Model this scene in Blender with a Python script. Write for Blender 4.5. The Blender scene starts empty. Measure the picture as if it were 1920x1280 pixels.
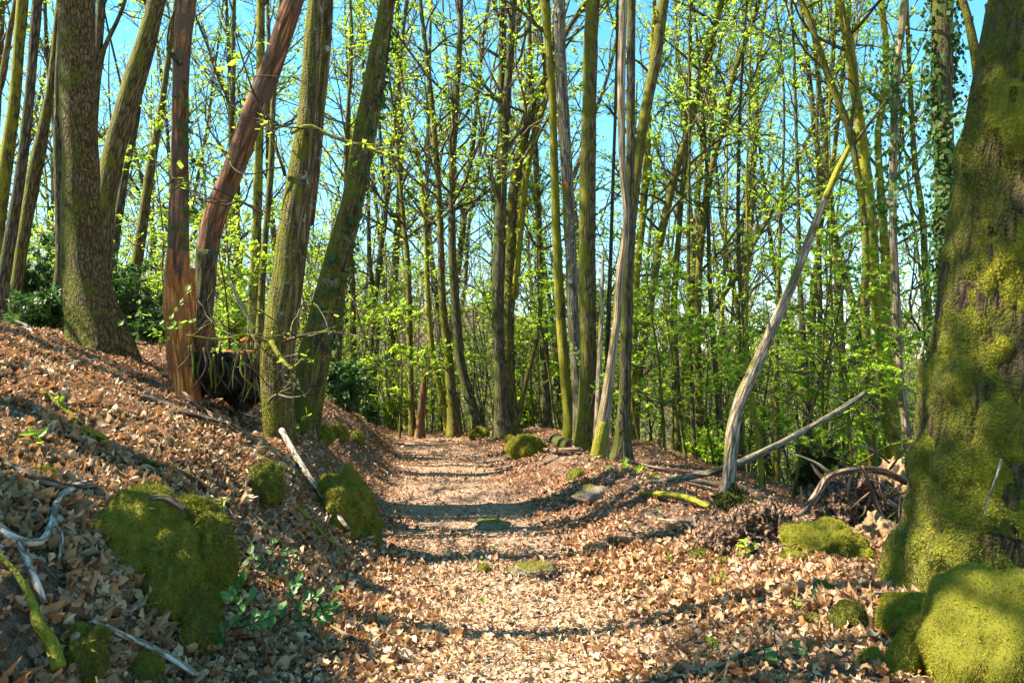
import bpy, bmesh, math, random
import numpy as np
from mathutils import Vector

random.seed(5)
rng = np.random.default_rng(11)
S = bpy.context.scene
COL = S.collection

# ------------------------------------------------------------------ camera model
F = 1478.0
CAMZ = 1.55
PITCH = math.atan(60 / F)
CP, SP = math.cos(PITCH), math.sin(PITCH)


def ray(u, v):
    dx, dy = (u - 960) / F, (640 - v) / F
    y, z = CP - dy * SP, SP + dy * CP
    return dx / y, z / y                      # per metre of forward distance


def P(u, v, d):
    a, b = ray(u, v)
    return np.array([a * d, d, CAMZ + b * d])


def proj(p):
    x, y, z = p[0], p[1], p[2] - CAMZ
    yc, zc = y * CP + z * SP, -y * SP + z * CP
    return 960 + F * x / yc, 640 - F * zc / yc


# ------------------------------------------------------------------ noise
def _hash(ix, iy, iz, seed):
    h = (np.atleast_1d(ix).astype(np.int64) * 374761393 + iy.astype(np.int64) * 668265263 + iz.astype(np.int64) * 2147483647 + seed * 1274126177) & 0xFFFFFFFF
    h = ((h ^ (h >> 13)) * 1274126177) & 0xFFFFFFFF
    h = ((h ^ (h >> 16)) * 2246822519) & 0xFFFFFFFF
    h = h ^ (h >> 15)
    return (h & 0xFFFFFF) / float(0x7FFFFF) - 1.0


def vnoise(p, seed=0):
    p = np.asarray(p, float)
    i = np.floor(p).astype(np.int64)
    f = p - i
    f = f * f * (3 - 2 * f)
    x, y, z = i[..., 0], i[..., 1], i[..., 2]
    fx, fy, fz = f[..., 0], f[..., 1], f[..., 2]
    r = 0
    for a in (0, 1):
        for b in (0, 1):
            for c in (0, 1):
                w = (fx if a else 1 - fx) * (fy if b else 1 - fy) * (fz if c else 1 - fz)
                r = r + w * _hash(x + a, y + b, z + c, seed)
    return r


def fbm(p, o=4, seed=0):
    p = np.asarray(p, float)
    r, a = 0, 1.0
    for k in range(o):
        r = r + a * vnoise(p * (2.0 ** k) + 17.3 * k, seed + k)
        a *= 0.5
    return r


def sstep(a, b, x):
    t = np.clip((x - a) / (b - a), 0, 1)
    return t * t * (3 - 2 * t)


# ------------------------------------------------------------------ terrain
def cpath(y):
    return np.interp(y, [-20, 0, 4, 6.5, 9, 12.7, 20, 30, 60], [0.4, 0.1, 0.0, -0.1, -0.55, -1.0, -2.0, -4.0, -10])


def terrain(x, y, fine=True):
    x, y = np.broadcast_arrays(np.asarray(x, float), np.asarray(y, float))
    t = x - cpath(y)
    # left bank
    e = np.interp(y, [-10, 3, 5, 8, 14], [1.45, 1.4, 1.12, 0.95, 0.9])
    s = -t - e
    bank = np.interp(s, [-0.5, -0.15, 0, .3, .7, 1, 2, 3.2, 4.5, 6, 14, 40], [0, .012, .05, .27, .73, .9, 1.38, 1.85, 2.05, 2.12, 2.15, 3.0])
    bank = bank * np.interp(y, [-10, 13, 17, 21, 30], [1, 1, .72, .3, .05])
    # right berm
    B = np.interp(y, [-10, 0, 5, 8, 11, 14.5, 18, 22, 30], [.35, .3, .29, .17, .15, .4, .25, .05, 0])
    pr = np.interp(t, [.45, .7, 1.2, 1.7, 2.2, 3.2, 4.2], [0, .05, .38, .75, .97, 1, 1])
    right = B * pr + np.clip(t - 3.2, 0, 12) * .14 * (1 - sstep(4.8, 6.8, y))
    right = right - (np.clip(t - 2.5, 0, 1.2) * .15 + np.clip(t - 3.7, 0, 24) * .3) * sstep(6.0, 8.5, y)
    right = right - .22 * np.exp(-(((x - 2.8) / .8) ** 2 + ((y - 7.3) / .8) ** 2))
    z = np.where(t < 0, bank, right)
    z = z - .38 * np.exp(-(((x + 2.75) / .38) ** 2 + ((y - 7.35) / .5) ** 2))
    # beyond the crest the land falls, then a far hill rises
    z = z - np.clip(y - 20.5, 0, 45) * .17 * sstep(18, 28, y)
    z = z - np.clip(np.abs(x) - 22, 0, 60) * .04
    z = z + 21.5 * sstep(80, 150, y) + np.clip(x * -.012, -1, 3) * sstep(60, 120, y)
    # a rounded berm along the right edge, with a dip before the trunks
    z = z + .20 * np.exp(-((t - 1.75) / .5) ** 2) * sstep(5.6, 7.2, y) * (1 - sstep(11.5, 14, y)) * (1 + .35 * np.sin(y * 1.7))
    # path undulations: shallow humps crossing it
    pm = np.exp(-(t / 1.6) ** 2)
    z = z + pm * (.07 * np.sin(y * 1.9 + .6) * np.exp(-((y - 9) / 6) ** 2) + .06 * np.exp(-((y - 6.15) / .35) ** 2 - ((x - .25) / .6) ** 2))
    if fine:
        q = np.stack([x, y, 0 * x], -1)
        near = 1 / (1 + np.clip(y - 25, 0, 300) * .02)
        rough = .35 + .65 * sstep(.5, 1.6, np.abs(t))
        z = z + near * rough * (.09 * fbm(q * .9, 3, 3) + .030 * fbm(q * 4.2, 2, 9))
        z = z + 1.1 * vnoise(q * .06, 21) * sstep(26, 60, y)
    return z


def gz(x, y):
    return float(np.ravel(terrain(x, y))[0])


def ground_hit(u, v, dmin=1.5, dmax=60.0):
    a, b = ray(u, v)
    d = np.arange(dmin, dmax, .02)
    hz = terrain(a * d, d)
    k = np.nonzero(CAMZ + b * d <= hz)[0]
    if len(k) == 0:
        return None
    d0 = d[k[0]]
    return np.array([a * d0, d0, hz[k[0]]])


# ------------------------------------------------------------------ mesh buffer
class MB:
    def __init__(self):
        self.v, self.b, self.f = [], [], []
        self.n = 0

    def add(self, v, faces, mat=0, bark=None):
        v = np.asarray(v, float).reshape(-1, 3)
        self.v.append(v)
        self.b.append(v if bark is None else np.asarray(bark, float).reshape(-1, 3))
        for f in (faces if isinstance(faces, (list, tuple)) else [faces]):
            f = np.asarray(f, np.int64)
            if len(f):
                self.f.append((f + self.n, mat))
        self.n += len(v)

    def build(self, name, mats, parent=None, smooth=True, origin=None):
        me = bpy.data.meshes.new(name)
        v = np.concatenate(self.v)
        b = np.concatenate(self.b)
        if origin is not None:
            v = v - np.asarray(origin, float)
        me.vertices.add(len(v))
        me.vertices.foreach_set('co', v.astype(np.float32).ravel())
        tot, li, mi = [], [], []
        for f, m in self.f:
            tot.append(np.full(len(f), f.shape[1]))
            li.append(f.ravel())
            mi.append(np.full(len(f), m))
        tot, li, mi = np.concatenate(tot), np.concatenate(li), np.concatenate(mi)
        me.loops.add(len(li))
        me.loops.foreach_set('vertex_index', li.astype(np.int32))
        me.polygons.add(len(tot))
        me.polygons.foreach_set('loop_start', (np.cumsum(tot) - tot).astype(np.int32))
        me.polygons.foreach_set('material_index', mi.astype(np.int32))
        me.polygons.foreach_set('use_smooth', np.full(len(tot), smooth))
        at = me.attributes.new('bark', 'FLOAT_VECTOR', 'POINT')
        at.data.foreach_set('vector', b.astype(np.float32).ravel())
        for m in (mats if isinstance(mats, (list, tuple)) else [mats]):
            me.materials.append(m)
        me.update(calc_edges=True)
        o = bpy.data.objects.new(name, me)
        COL.objects.link(o)
        if origin is not None and parent is None:
            o.location = tuple(float(c) for c in origin)
        if parent is not None:
            o.parent = parent
            if origin is not None:
                o.location = (0, 0, 0)
        return o


def tag(o, label=None, cat=None, group=None, kind=None):
    if label: o['label'] = label
    if cat: o['category'] = cat
    if group: o['group'] = group
    if kind: o['kind'] = kind
    return o


def empty(name, loc, label, cat, group=None):
    o = bpy.data.objects.new(name, None)
    COL.objects.link(o)
    o.location = tuple(float(c) for c in loc)
    o.empty_display_size = .2
    return tag(o, label, cat, group)


def copy_tree(o, parent=None):
    c = o.copy()
    COL.objects.link(c)
    c.parent = parent
    for ch in list(o.children):
        copy_tree(ch, c)
    return c


def nrm(a):
    return a / (np.linalg.norm(a, axis=-1, keepdims=True) + 1e-9)


def tubes(mb, pts, rad, sides=4, mat=0, disp=None, seed=0, cap=True):
    """pts (B,N,3), rad (B,N): all tubes at once. disp(theta, s, r, barkcoord) -> radius."""
    pts = np.asarray(pts, float)
    rad = np.asarray(rad, float)
    Bn, N = pts.shape[:2]
    tg = nrm(np.gradient(pts, axis=1))
    mean = nrm(pts[:, -1] - pts[:, 0])
    ref = np.where(np.abs(mean[:, 2:3]) > .8, np.array([[0, 1., 0]]), np.array([[0, 0, 1.]]))[:, None, :]
    n1 = nrm(np.cross(tg, np.broadcast_to(ref, tg.shape)))
    n2 = np.cross(n1, tg)
    th = np.arange(sides) * 2 * math.pi / sides
    c, s = np.cos(th), np.sin(th)
    seg = np.linalg.norm(np.diff(pts, axis=1), axis=2)
    L = np.concatenate([np.zeros((Bn, 1)), np.cumsum(seg, 1)], 1)
    r = np.broadcast_to(rad[:, :, None], (Bn, N, sides)).copy()
    off = (np.arange(Bn) * 7.31 + seed * 3.7)[:, None, None]
    bark = np.stack([rad[:, :, None] * c + off, rad[:, :, None] * s + off, np.broadcast_to(L[:, :, None], r.shape) + off], -1)
    if disp is not None:
        r = disp(np.broadcast_to(th, r.shape), np.broadcast_to(L[:, :, None], r.shape), r, bark)
    v = pts[:, :, None, :] + r[..., None] * (n1[:, :, None, :] * c[:, None] + n2[:, :, None, :] * s[:, None])
    idx = np.arange(Bn * N * sides).reshape(Bn, N, sides)
    a = idx[:, :-1]
    b = idx[:, 1:]
    q = np.stack([a, np.roll(a, -1, 2), np.roll(b, -1, 2), b], -1).reshape(-1, 4)
    fs = [q]
    if cap and sides > 2:
        fs.append(idx[:, -1, :])
        fs.append(idx[:, 0, ::-1])
    mb.add(v.reshape(-1, 3), fs, mat, bark.reshape(-1, 3))


def grow(start, dirs, length, nseg, up=.1, wig=.25, rs=None):
    rs = rs or rng
    p = np.asarray(start, float).copy()
    d = nrm(np.asarray(dirs, float))
    out = [p.copy()]
    st = (np.asarray(length, float) / nseg)[:, None]
    for k in range(nseg):
        d = nrm(d + rs.normal(0, wig, d.shape) + np.array([0, 0, up]))
        p = p + d * st
        out.append(p.copy())
    return np.stack(out, 1)


def along(pts, t):
    """pts (B,N,3), t (B,K) -> positions, tangents"""
    Bn, N = pts.shape[:2]
    x = np.clip(t, 0, .999) * (N - 1)
    i = x.astype(int)
    f = (x - i)[..., None]
    a = np.take_along_axis(pts, i[..., None].repeat(3, -1), 1)
    b = np.take_along_axis(pts, (i + 1)[..., None].repeat(3, -1), 1)
    return a + (b - a) * f, nrm(b - a)


def leaf_quads(mb, pos, ax, nm, size, wid=.55, mat=0):
    """simple 4-vertex leaves, slightly kite-shaped"""
    ax = nrm(ax)
    sd = nrm(np.cross(ax, nm))
    size = np.asarray(size)[:, None]
    b = pos
    m = pos + ax * size * .45
    v = np.stack([b, m + sd * size * wid * .5, pos + ax * size, m - sd * size * wid * .5], 1)
    mb.add(v.reshape(-1, 3), np.arange(len(pos) * 4).reshape(-1, 4), mat)


def leaf_full(mb, pos, ax, nm, size, wid=.5, curl=.25, fold=.2, mat=0, jag=0.0):
    """8-vertex leaves with a folded midrib and a curl along their length"""
    n = len(pos)
    ax = nrm(ax)
    sd = nrm(np.cross(ax, nm))
    nm = np.cross(sd, ax)
    L = np.asarray(size, float)[:, None]
    cu = (np.broadcast_to(curl, (n,)) if np.ndim(curl) else np.full(n, curl))[:, None] * L
    fo = (np.broadcast_to(fold, (n,)) if np.ndim(fold) else np.full(n, fold))[:, None] * L
    w = (np.broadcast_to(wid, (n,)) if np.ndim(wid) else np.full(n, wid))[:, None] * L
    j = lambda: 1 + jag * rng.normal(0, 1, (n, 1))

    def pt(a, s, up):
        return pos + ax * L * a + sd * w * s + nm * (cu * (4 * (a - .5) ** 2 - .4) + fo * up)
    v = np.stack([pt(0, 0, 0), pt(.3, .42 * j(), 1), pt(.68, .5 * j(), 1), pt(1, 0, 0), pt(.68, -.5 * j(), 1), pt(.3, -.42 * j(), 1), pt(.3, 0, 0), pt(.68, 0, 0)], 1)
    k = (np.arange(n) * 8)[:, None]
    tri = np.concatenate([k + np.array(t) for t in ([0, 1, 6], [0, 6, 5], [2, 3, 7], [7, 3, 4])])
    qd = np.concatenate([k + np.array(t) for t in ([1, 2, 7, 6], [5, 6, 7, 4])])
    mb.add(v.reshape(-1, 3), [tri, qd], mat)


ST = np.array([.12, .26, .38, .52, .66, .80, .91])


def leaf_lobed(mb, pos, ax, nm, size, wid, curl, fold, mat=0):
    n = len(pos)
    K = len(ST)
    ax = nrm(ax)
    sd = nrm(np.cross(ax, nm))
    nm = np.cross(sd, ax)
    L = np.asarray(size, float)[:, None]
    oak = (rng.random((n, 1)) < .5)
    w_o = np.array([.22, .40, .27, .52, .34, .42, .20])
    w_l = np.array([.24, .40, .47, .50, .45, .32, .17])
    W = np.where(oak, w_o, w_l) * np.asarray(wid)[:, None] * L
    wl, wr = W * (1 + .13 * rng.normal(0, 1, (n, K))), W * (1 + .13 * rng.normal(0, 1, (n, K)))
    a = ST[None]
    tw = rng.normal(0, .35, (n, 1))

    def line(a, w, sgn):
        h = curl[:, None] * L * (4 * (a - .5) ** 2 - .4) + fold[:, None] * np.abs(w) * 1.6 + sgn * tw * w * (a - .3) + .10 * L * rng.normal(0, .35, w.shape)
        return pos[:, None] + ax[:, None] * (L * a)[..., None] + sd[:, None] * (w * sgn)[..., None] + nm[:, None] * h[..., None]
    z = np.zeros((n, K))
    lf, md, rt = line(a, wl, -1), line(a, z, 0), line(a, wr, 1)
    b = line(np.zeros((1, 1)), np.zeros((n, 1)), 0)
    t = line(np.ones((1, 1)), np.zeros((n, 1)), 0)
    v = np.concatenate([b, lf, md, rt, t], 1)
    m = 3 * K + 2
    k = (np.arange(n) * m)[:, None]
    q = []
    for i in range(K - 1):
        l, c, r_ = 1 + i, 1 + K + i, 1 + 2 * K + i
        q += [[l, c, c + 1, l + 1], [c, r_, r_ + 1, c + 1]]
    tr = [[0, 1 + K, 1], [0, 1 + 2 * K, 1 + K], [K, 2 * K, m - 1], [2 * K, 3 * K, m - 1]]
    mb.add(v.reshape(-1, 3), [np.concatenate([k + np.array(x) for x in q]), np.concatenate([k + np.array(x) for x in tr])], mat)


# ------------------------------------------------------------------ materials
def new_mat(name):
    m = bpy.data.materials.new(name)
    m.use_nodes = True
    nt = m.node_tree
    nt.nodes.clear()
    out = nt.nodes.new('ShaderNodeOutputMaterial')
    return m, nt, out


class N:
    def __init__(self, nt): self.nt = nt

    def __call__(self, kind, ins=None, **kw):
        n = self.nt.nodes.new('ShaderNode' + kind)
        for k, v in kw.items():
            setattr(n, k, v)
        for k, v in (ins or {}).items():
            if isinstance(v, bpy.types.NodeSocket):
                self.nt.links.new(v, n.inputs[k])
            else:
                n.inputs[k].default_value = v
        return n

    def ramp(self, fac, stops, mode='LINEAR'):
        n = self.nt.nodes.new('ShaderNodeValToRGB')
        cr = n.color_ramp
        cr.interpolation = mode
        while len(cr.elements) < len(stops):
            cr.elements.new(.5)
        for e, (p, c) in zip(cr.elements, stops):
            e.position = p
            e.color = (*c, 1)
        self.nt.links.new(fac, n.inputs[0])
        return n.outputs[0]

    def mix(self, fac, a, b, blend='MIX'):
        n = self.nt.nodes.new('ShaderNodeMix')
        n.data_type = 'RGBA'
        n.blend_type = blend
        for sock, val in ((0, fac), (6, a), (7, b)):
            if isinstance(val, bpy.types.NodeSocket):
                self.nt.links.new(val, n.inputs[sock])
            elif sock == 0:
                n.inputs[0].default_value = val
            else:
                n.inputs[sock].default_value = (*val, 1)
        return n.outputs[2]

    def math(self, op, a, b=None, c=None, clamp=False):
        n = self.nt.nodes.new('ShaderNodeMath')
        n.operation = op
        n.use_clamp = clamp
        for i, v in enumerate((a, b, c)):
            if v is None: continue
            if isinstance(v, bpy.types.NodeSocket):
                self.nt.links.new(v, n.inputs[i])
            else:
                n.inputs[i].default_value = v
        return n.outputs[0]

    def rng(self, v, a, b, c=0, d=1):
        n = self.nt.nodes.new('ShaderNodeMapRange')
        n.inputs[1].default_value, n.inputs[2].default_value = a, b
        n.inputs[3].default_value, n.inputs[4].default_value = c, d
        self.nt.links.new(v, n.inputs[0])
        return n.outputs[0]


def bark_mat(name, dark, light, moss=.5, mosscol=((.05, .06, .008), (.17, .17, .02)), side=(-.5, 0, .35), zs=.16, scale=26, bump=1.0, lichen=0.0, rough=.9, streak=None):
    m, nt, out = new_mat(name)
    n = N(nt)
    at = n('Attribute', attribute_name='bark')
    mp = n('Mapping', {'Vector': at.outputs['Vector'], 'Scale': (1, 1, zs)})
    n1 = n('TexNoise', {'Vector': mp.outputs[0], 'Scale': scale, 'Detail': 6, 'Roughness': .65})
    wv = n('VectorMath', {0: mp.outputs[0], 1: n('VectorMath', {0: n('TexNoise', {'Vector': mp.outputs[0], 'Scale': scale * .7, 'Detail': 3}).outputs['Color'], 3: 1.6 / scale}, operation='SCALE').outputs[0]}, operation='ADD')
    n2 = n('TexVoronoi', {'Vector': wv.outputs[0], 'Scale': scale * .9}, feature='DISTANCE_TO_EDGE')
    n3 = n('TexNoise', {'Vector': at.outputs['Vector'], 'Scale': 3.2, 'Detail': 5, 'Roughness': .7})
    n4 = n('TexNoise', {'Vector': at.outputs['Vector'], 'Scale': 60, 'Detail': 3})
    h = n.math('ADD', n.math('MULTIPLY', n1.outputs[0], .8), n.math('MULTIPLY', n.rng(n2.outputs['Distance'], 0, .25), .35))
    h = n.math('ADD', h, n.math('MULTIPLY', n.math('SUBTRACT', n4.outputs[0], .5), .35))
    col = n.ramp(h, [(.42, tuple(c * .35 for c in dark)), (.6, dark), (.84, light)])
    if streak:
        col = n.mix(n.ramp(n3.outputs[0], [(.42, (0, 0, 0)), (.6, (1, 1, 1))]), col, streak, 'MIX')
    if lichen:
        nl = n('TexNoise', {'Vector': at.outputs['Vector'], 'Scale': 9, 'Detail': 4, 'Roughness': .7})
        col = n.mix(n.ramp(nl.outputs[0], [(.62 - lichen * .1, (0, 0, 0)), (.68 - lichen * .1, (1, 1, 1))]), col, (.30, .31, .26))
    disp = h
    if moss > 0:
        ge = n('NewGeometry')
        dot = n('VectorMath', {0: ge.outputs['Normal'], 1: side}, operation='DOT_PRODUCT')
        f = n.math('ADD', n.math('ADD', n3.outputs[0], n.math('MULTIPLY', dot.outputs['Value'], .28)), n.math('MULTIPLY', n4.outputs[0], .2))
        f = n.math('ADD', f, moss * .62 - .90)
        f = n.math('ADD', f, n.math('MULTIPLY', n.math('SUBTRACT', h, .6), .25))
        mask = n.rng(f, -.07, .13)
        mc = n.mix(n4.outputs[0], mosscol[0], mosscol[1])
        col = n.mix(mask, col, mc)
        disp = n.math('ADD', h, n.math('MULTIPLY', mask, n.math('MULTIPLY', n4.outputs[0], .6)))
    bp = n('Bump', {'Strength': .9, 'Distance': .02 * bump, 'Height': disp})
    pb = n('BsdfPrincipled', {'Base Color': col, 'Roughness': rough, 'Normal': bp.outputs[0], 'Specular IOR Level': .2})
    nt.links.new(pb.outputs[0], out.inputs[0])
    return m


def leaf_mat(name, cols, trans=.5, tcols=None, rough=.5, spec=.3):
    """colours picked per leaf (mesh island)"""
    m, nt, out = new_mat(name)
    n = N(nt)
    ge = n('NewGeometry')
    oi = n('ObjectInfo')
    k = len(cols)
    r = ge.outputs['Random Per Island']
    col = n.ramp(r, [(i / max(1, k - 1), c) for i, c in enumerate(cols)])
    hs = n('HueSaturation', {'Hue': n.rng(oi.outputs['Random'], 0, 1, .485, .512), 'Saturation': 1.0, 'Value': n.rng(oi.outputs['Random'], 0, 1, .85, 1.15), 'Color': col})
    pb = n('BsdfPrincipled', {'Base Color': hs.outputs[0], 'Roughness': rough, 'Specular IOR Level': spec})
    if trans > 0:
        tc = n.ramp(r, [(i / max(1, k - 1), c) for i, c in enumerate(tcols or cols)])
        tr = n('BsdfTranslucent', {'Color': tc})
        mx = n('MixShader', {0: trans, 1: pb.outputs[0], 2: tr.outputs[0]})
        nt.links.new(mx.outputs[0], out.inputs[0])
    else:
        nt.links.new(pb.outputs[0], out.inputs[0])
    return m


def moss_mat(name, a, b, c):
    m, nt, out = new_mat(name)
    n = N(nt)
    tc = n('NewGeometry')
    n1 = n('TexNoise', {'Vector': tc.outputs['Position'], 'Scale': 5, 'Detail': 4, 'Roughness': .6})
    n2 = n('TexNoise', {'Vector': tc.outputs['Position'], 'Scale': 70, 'Detail': 2})
    col = n.ramp(n1.outputs[0], [(.3, a), (.5, b), (.7, c)])
    col = n.mix(n.math('MULTIPLY', tc.outputs['Random Per Island'], .5), col, c)
    col = n.mix(n.math('MULTIPLY', n2.outputs[0], .35), col, a)
    bp = n('Bump', {'Strength': 1, 'Distance': .02, 'Height': n2.outputs[0]})
    d = n('BsdfPrincipled', {'Base Color': col, 'Roughness': .95, 'Normal': bp.outputs[0], 'Specular IOR Level': .1, 'Sheen Weight': .2})
    t = n('BsdfTranslucent', {'Color': col})
    mx = n('MixShader', {0: .25, 1: d.outputs[0], 2: t.outputs[0]})
    nt.links.new(mx.outputs[0], out.inputs[0])
    return m


def rock_mat(name, a, b, moss=.0):
    m, nt, out = new_mat(name)
    n = N(nt)
    ge = n('NewGeometry')
    n1 = n('TexNoise', {'Vector': ge.outputs['Position'], 'Scale': 7, 'Detail': 8, 'Roughness': .7})
    n2 = n('TexNoise', {'Vector': ge.outputs['Position'], 'Scale': 55, 'Detail': 4})
    col = n.ramp(n1.outputs[0], [(.3, a), (.7, b)])
    col = n.mix(n.math('MULTIPLY', n2.outputs[0], .4), col, tuple(c * .4 for c in a))
    if moss:
        sx = n('SeparateXYZ', {0: ge.outputs['Normal']})
        mk = n.rng(n.math('ADD', n.math('MULTIPLY', sx.outputs[2], .25), n1.outputs[0]), .95 - moss * .5, 1.0 - moss * .5)
        col = n.mix(mk, col, (.12, .115, .008))
    bp = n('Bump', {'Strength': .8, 'Distance': .02, 'Height': n.math('ADD', n1.outputs[0], n.math('MULTIPLY', n2.outputs[0], .5))})
    pb = n('BsdfPrincipled', {'Base Color': col, 'Roughness': .9, 'Normal': bp.outputs[0], 'Specular IOR Level': .2})
    nt.links.new(pb.outputs[0], out.inputs[0])
    return m


MOSSY = ((.06, .062, .006), (.20, .185, .016))
M = {}
M['bark_mossy'] = bark_mat('bark_mossy', (.105, .072, .036), (.24, .175, .095), .56, MOSSY)
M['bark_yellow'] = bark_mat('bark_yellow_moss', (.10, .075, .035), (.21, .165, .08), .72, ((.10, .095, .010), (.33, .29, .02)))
M['bark_dark'] = bark_mat('bark_dark', (.085, .062, .038), (.20, .15, .095), .45, ((.035, .042, .008), (.11, .12, .015)))
M['bark_ridged'] = bark_mat('bark_ridged', (.12, .075, .036), (.29, .20, .10), .58, MOSSY, zs=.12, scale=20, bump=1.8, lichen=.25)
M['bark_brown'] = bark_mat('bark_brown', (.12, .072, .030), (.24, .16, .07), .50, ((.06, .068, .006), (.17, .17, .012)), zs=.35, scale=34, bump=1.5)
M['bark_great'] = bark_mat('bark_great', (.075, .045, .026), (.20, .125, .075), .40, ((.045, .05, .005), (.13, .125, .010)), zs=.25, scale=18, bump=3.0)
M['bark_grey'] = bark_mat('bark_grey', (.15, .12, .085), (.30, .26, .19), .28, MOSSY, zs=.08, scale=30, lichen=.4)
M['dead_red'] = bark_mat('dead_wood_red', (.17, .066, .028), (.36, .165, .075), .04, MOSSY, zs=.12, scale=20, bump=.7, streak=(.095, .062, .042))
M['dead_orange'] = bark_mat('dead_wood_orange', (.50, .165, .04), (.76, .33, .10), .04, MOSSY, zs=.06, scale=24, bump=1.2, streak=(.24, .085, .03))
M['dead_pale'] = bark_mat('dead_wood_pale', (.25, .175, .11), (.44, .34, .24), .26, MOSSY, zs=.04, scale=34, bump=.5)
M['dead_grey'] = bark_mat('dead_wood_grey', (.26, .19, .13), (.48, .38, .28), .26, MOSSY, zs=.12, scale=26, bump=.9)
M['stick'] = bark_mat('stick_pale', (.30, .24, .18), (.55, .48, .40), .14, MOSSY, zs=.2, scale=40, bump=.4, lichen=.3)
M['stick_brown'] = bark_mat('stick_brown', (.10, .066, .042), (.24, .17, .12), .2, MOSSY, zs=.15, scale=40, bump=.5)
M['stick_moss'] = bark_mat('stick_moss', (.08, .06, .03), (.15, .12, .06), 1.05, ((.09, .095, .01), (.27, .25, .02)), side=(0, 0, .5), zs=.2, scale=40)
M['twig'] = bark_mat('twig_bark', (.10, .075, .05), (.19, .15, .10), .35, MOSSY, zs=.2, scale=30, bump=.3)
M['twig_far'] = bark_mat('twig_far', (.13, .095, .075), (.2, .155, .13), .2, MOSSY, zs=.2, scale=20, bump=.2)
M['root_wood'] = bark_mat('root_wood', (.14, .082, .05), (.36, .24, .16), .0, MOSSY, zs=.1, scale=30, bump=1.5)
SPRING = [(.16, .30, .016), (.26, .40, .028), (.20, .35, .022), (.36, .47, .045), (.12, .25, .016)]
SPRING_T = [(.36, .57, .025), (.53, .72, .045), (.44, .64, .035), (.68, .80, .08), (.27, .48, .025)]
M['leaf'] = leaf_mat('spring_leaf', SPRING, .55, SPRING_T)
M['leaf_far'] = leaf_mat('spring_leaf_far', SPRING, .5, SPRING_T)
M['leaf_dark'] = leaf_mat('holly_leaf', [(.03, .06, .016), (.055, .10, .024), (.04, .08, .02), (.075, .135, .03)], .22, [(.10, .22, .03)] * 4, rough=.45, spec=.35)
M['leaf_holly'] = leaf_mat('holly_leaf_bright', [(.03, .085, .016), (.055, .13, .02), (.04, .105, .018), (.08, .16, .025)], .2, [(.1, .3, .03)] * 4, rough=.38, spec=.4)
M['leaf_ivy'] = leaf_mat('ivy_leaf', [(.025, .055, .012), (.045, .09, .018), (.03, .065, .012), (.08, .14, .025)], .2, [(.1, .2, .02)] * 4, rough=.6, spec=.2)
M['leaf_conifer'] = leaf_mat('conifer_needle', [(.022, .045, .014), (.04, .07, .018), (.03, .058, .016)], .2, [(.08, .14, .02)] * 3)
M['leaf_seedling'] = leaf_mat('seedling_leaf', [(.14, .26, .015), (.2, .34, .02), (.16, .3, .02)], .5, [(.4, .6, .03)] * 3)
LIT = [(0.2208, 0.1008, 0.0450), (0.3312, 0.1920, 0.1100), (0.4600, 0.3072, 0.1750), (0.1564, 0.0624, 0.0260), (0.3680, 0.2304, 0.1350), (0.3312, 0.1200, 0.0380), (0.5152, 0.3840, 0.2500), (0.0920, 0.0480, 0.0260), (0.3036, 0.1632, 0.0850), (0.1196, 0.0720, 0.0450), (0.4048, 0.2496, 0.1350), (0.2760, 0.1008, 0.0340)]
M['litter'] = leaf_mat('dead_leaf', LIT, .16, [(.6, .28, .1)] * 12, rough=.55, spec=.25)
LITP = [(0.2520, 0.1419, 0.0798), (0.3960, 0.2580, 0.1512), (0.5220, 0.3870, 0.2604), (0.1800, 0.0860, 0.0420), (0.4320, 0.2838, 0.1680), (0.2700, 0.1462, 0.0798), (0.5940, 0.4644, 0.3192), (0.1170, 0.0645, 0.0378), (0.3600, 0.2150, 0.1218)]
M['litter_path'] = leaf_mat('dead_leaf_path', LITP, .1, [(.6, .32, .14)] * 9, rough=.6, spec=.2)
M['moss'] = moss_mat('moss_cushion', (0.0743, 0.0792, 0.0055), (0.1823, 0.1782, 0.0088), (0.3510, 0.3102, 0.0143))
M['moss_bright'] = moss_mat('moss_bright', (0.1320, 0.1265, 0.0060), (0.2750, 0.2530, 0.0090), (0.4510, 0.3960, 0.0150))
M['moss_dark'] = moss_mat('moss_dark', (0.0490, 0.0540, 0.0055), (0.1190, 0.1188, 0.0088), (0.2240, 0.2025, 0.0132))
M['moss_trunk'] = moss_mat('moss_trunk', (0.0420, 0.0504, 0.0044), (0.1380, 0.1416, 0.0077), (0.3600, 0.3180, 0.0132))
M['rock'] = rock_mat('granite', (.16, .13, .10), (.40, .35, .29), .5)
M['rock_plain'] = rock_mat('granite_plain', (.15, .115, .085), (.33, .265, .20), .55)
M['rock_mossed'] = rock_mat('mossed_granite', (.16, .13, .10), (.36, .31, .25), 1.35)
M['soil_dark'] = rock_mat('soil_dark', (.014, .010, .007), (.045, .031, .020))
M['root_soil'] = bark_mat('root_soil', (.13, .075, .045), (.34, .21, .13), .0, MOSSY, zs=.9, scale=22, bump=2.0)
M['clay'] = rock_mat('clay_soil', (.20, .115, .05), (.42, .27, .14))


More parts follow.
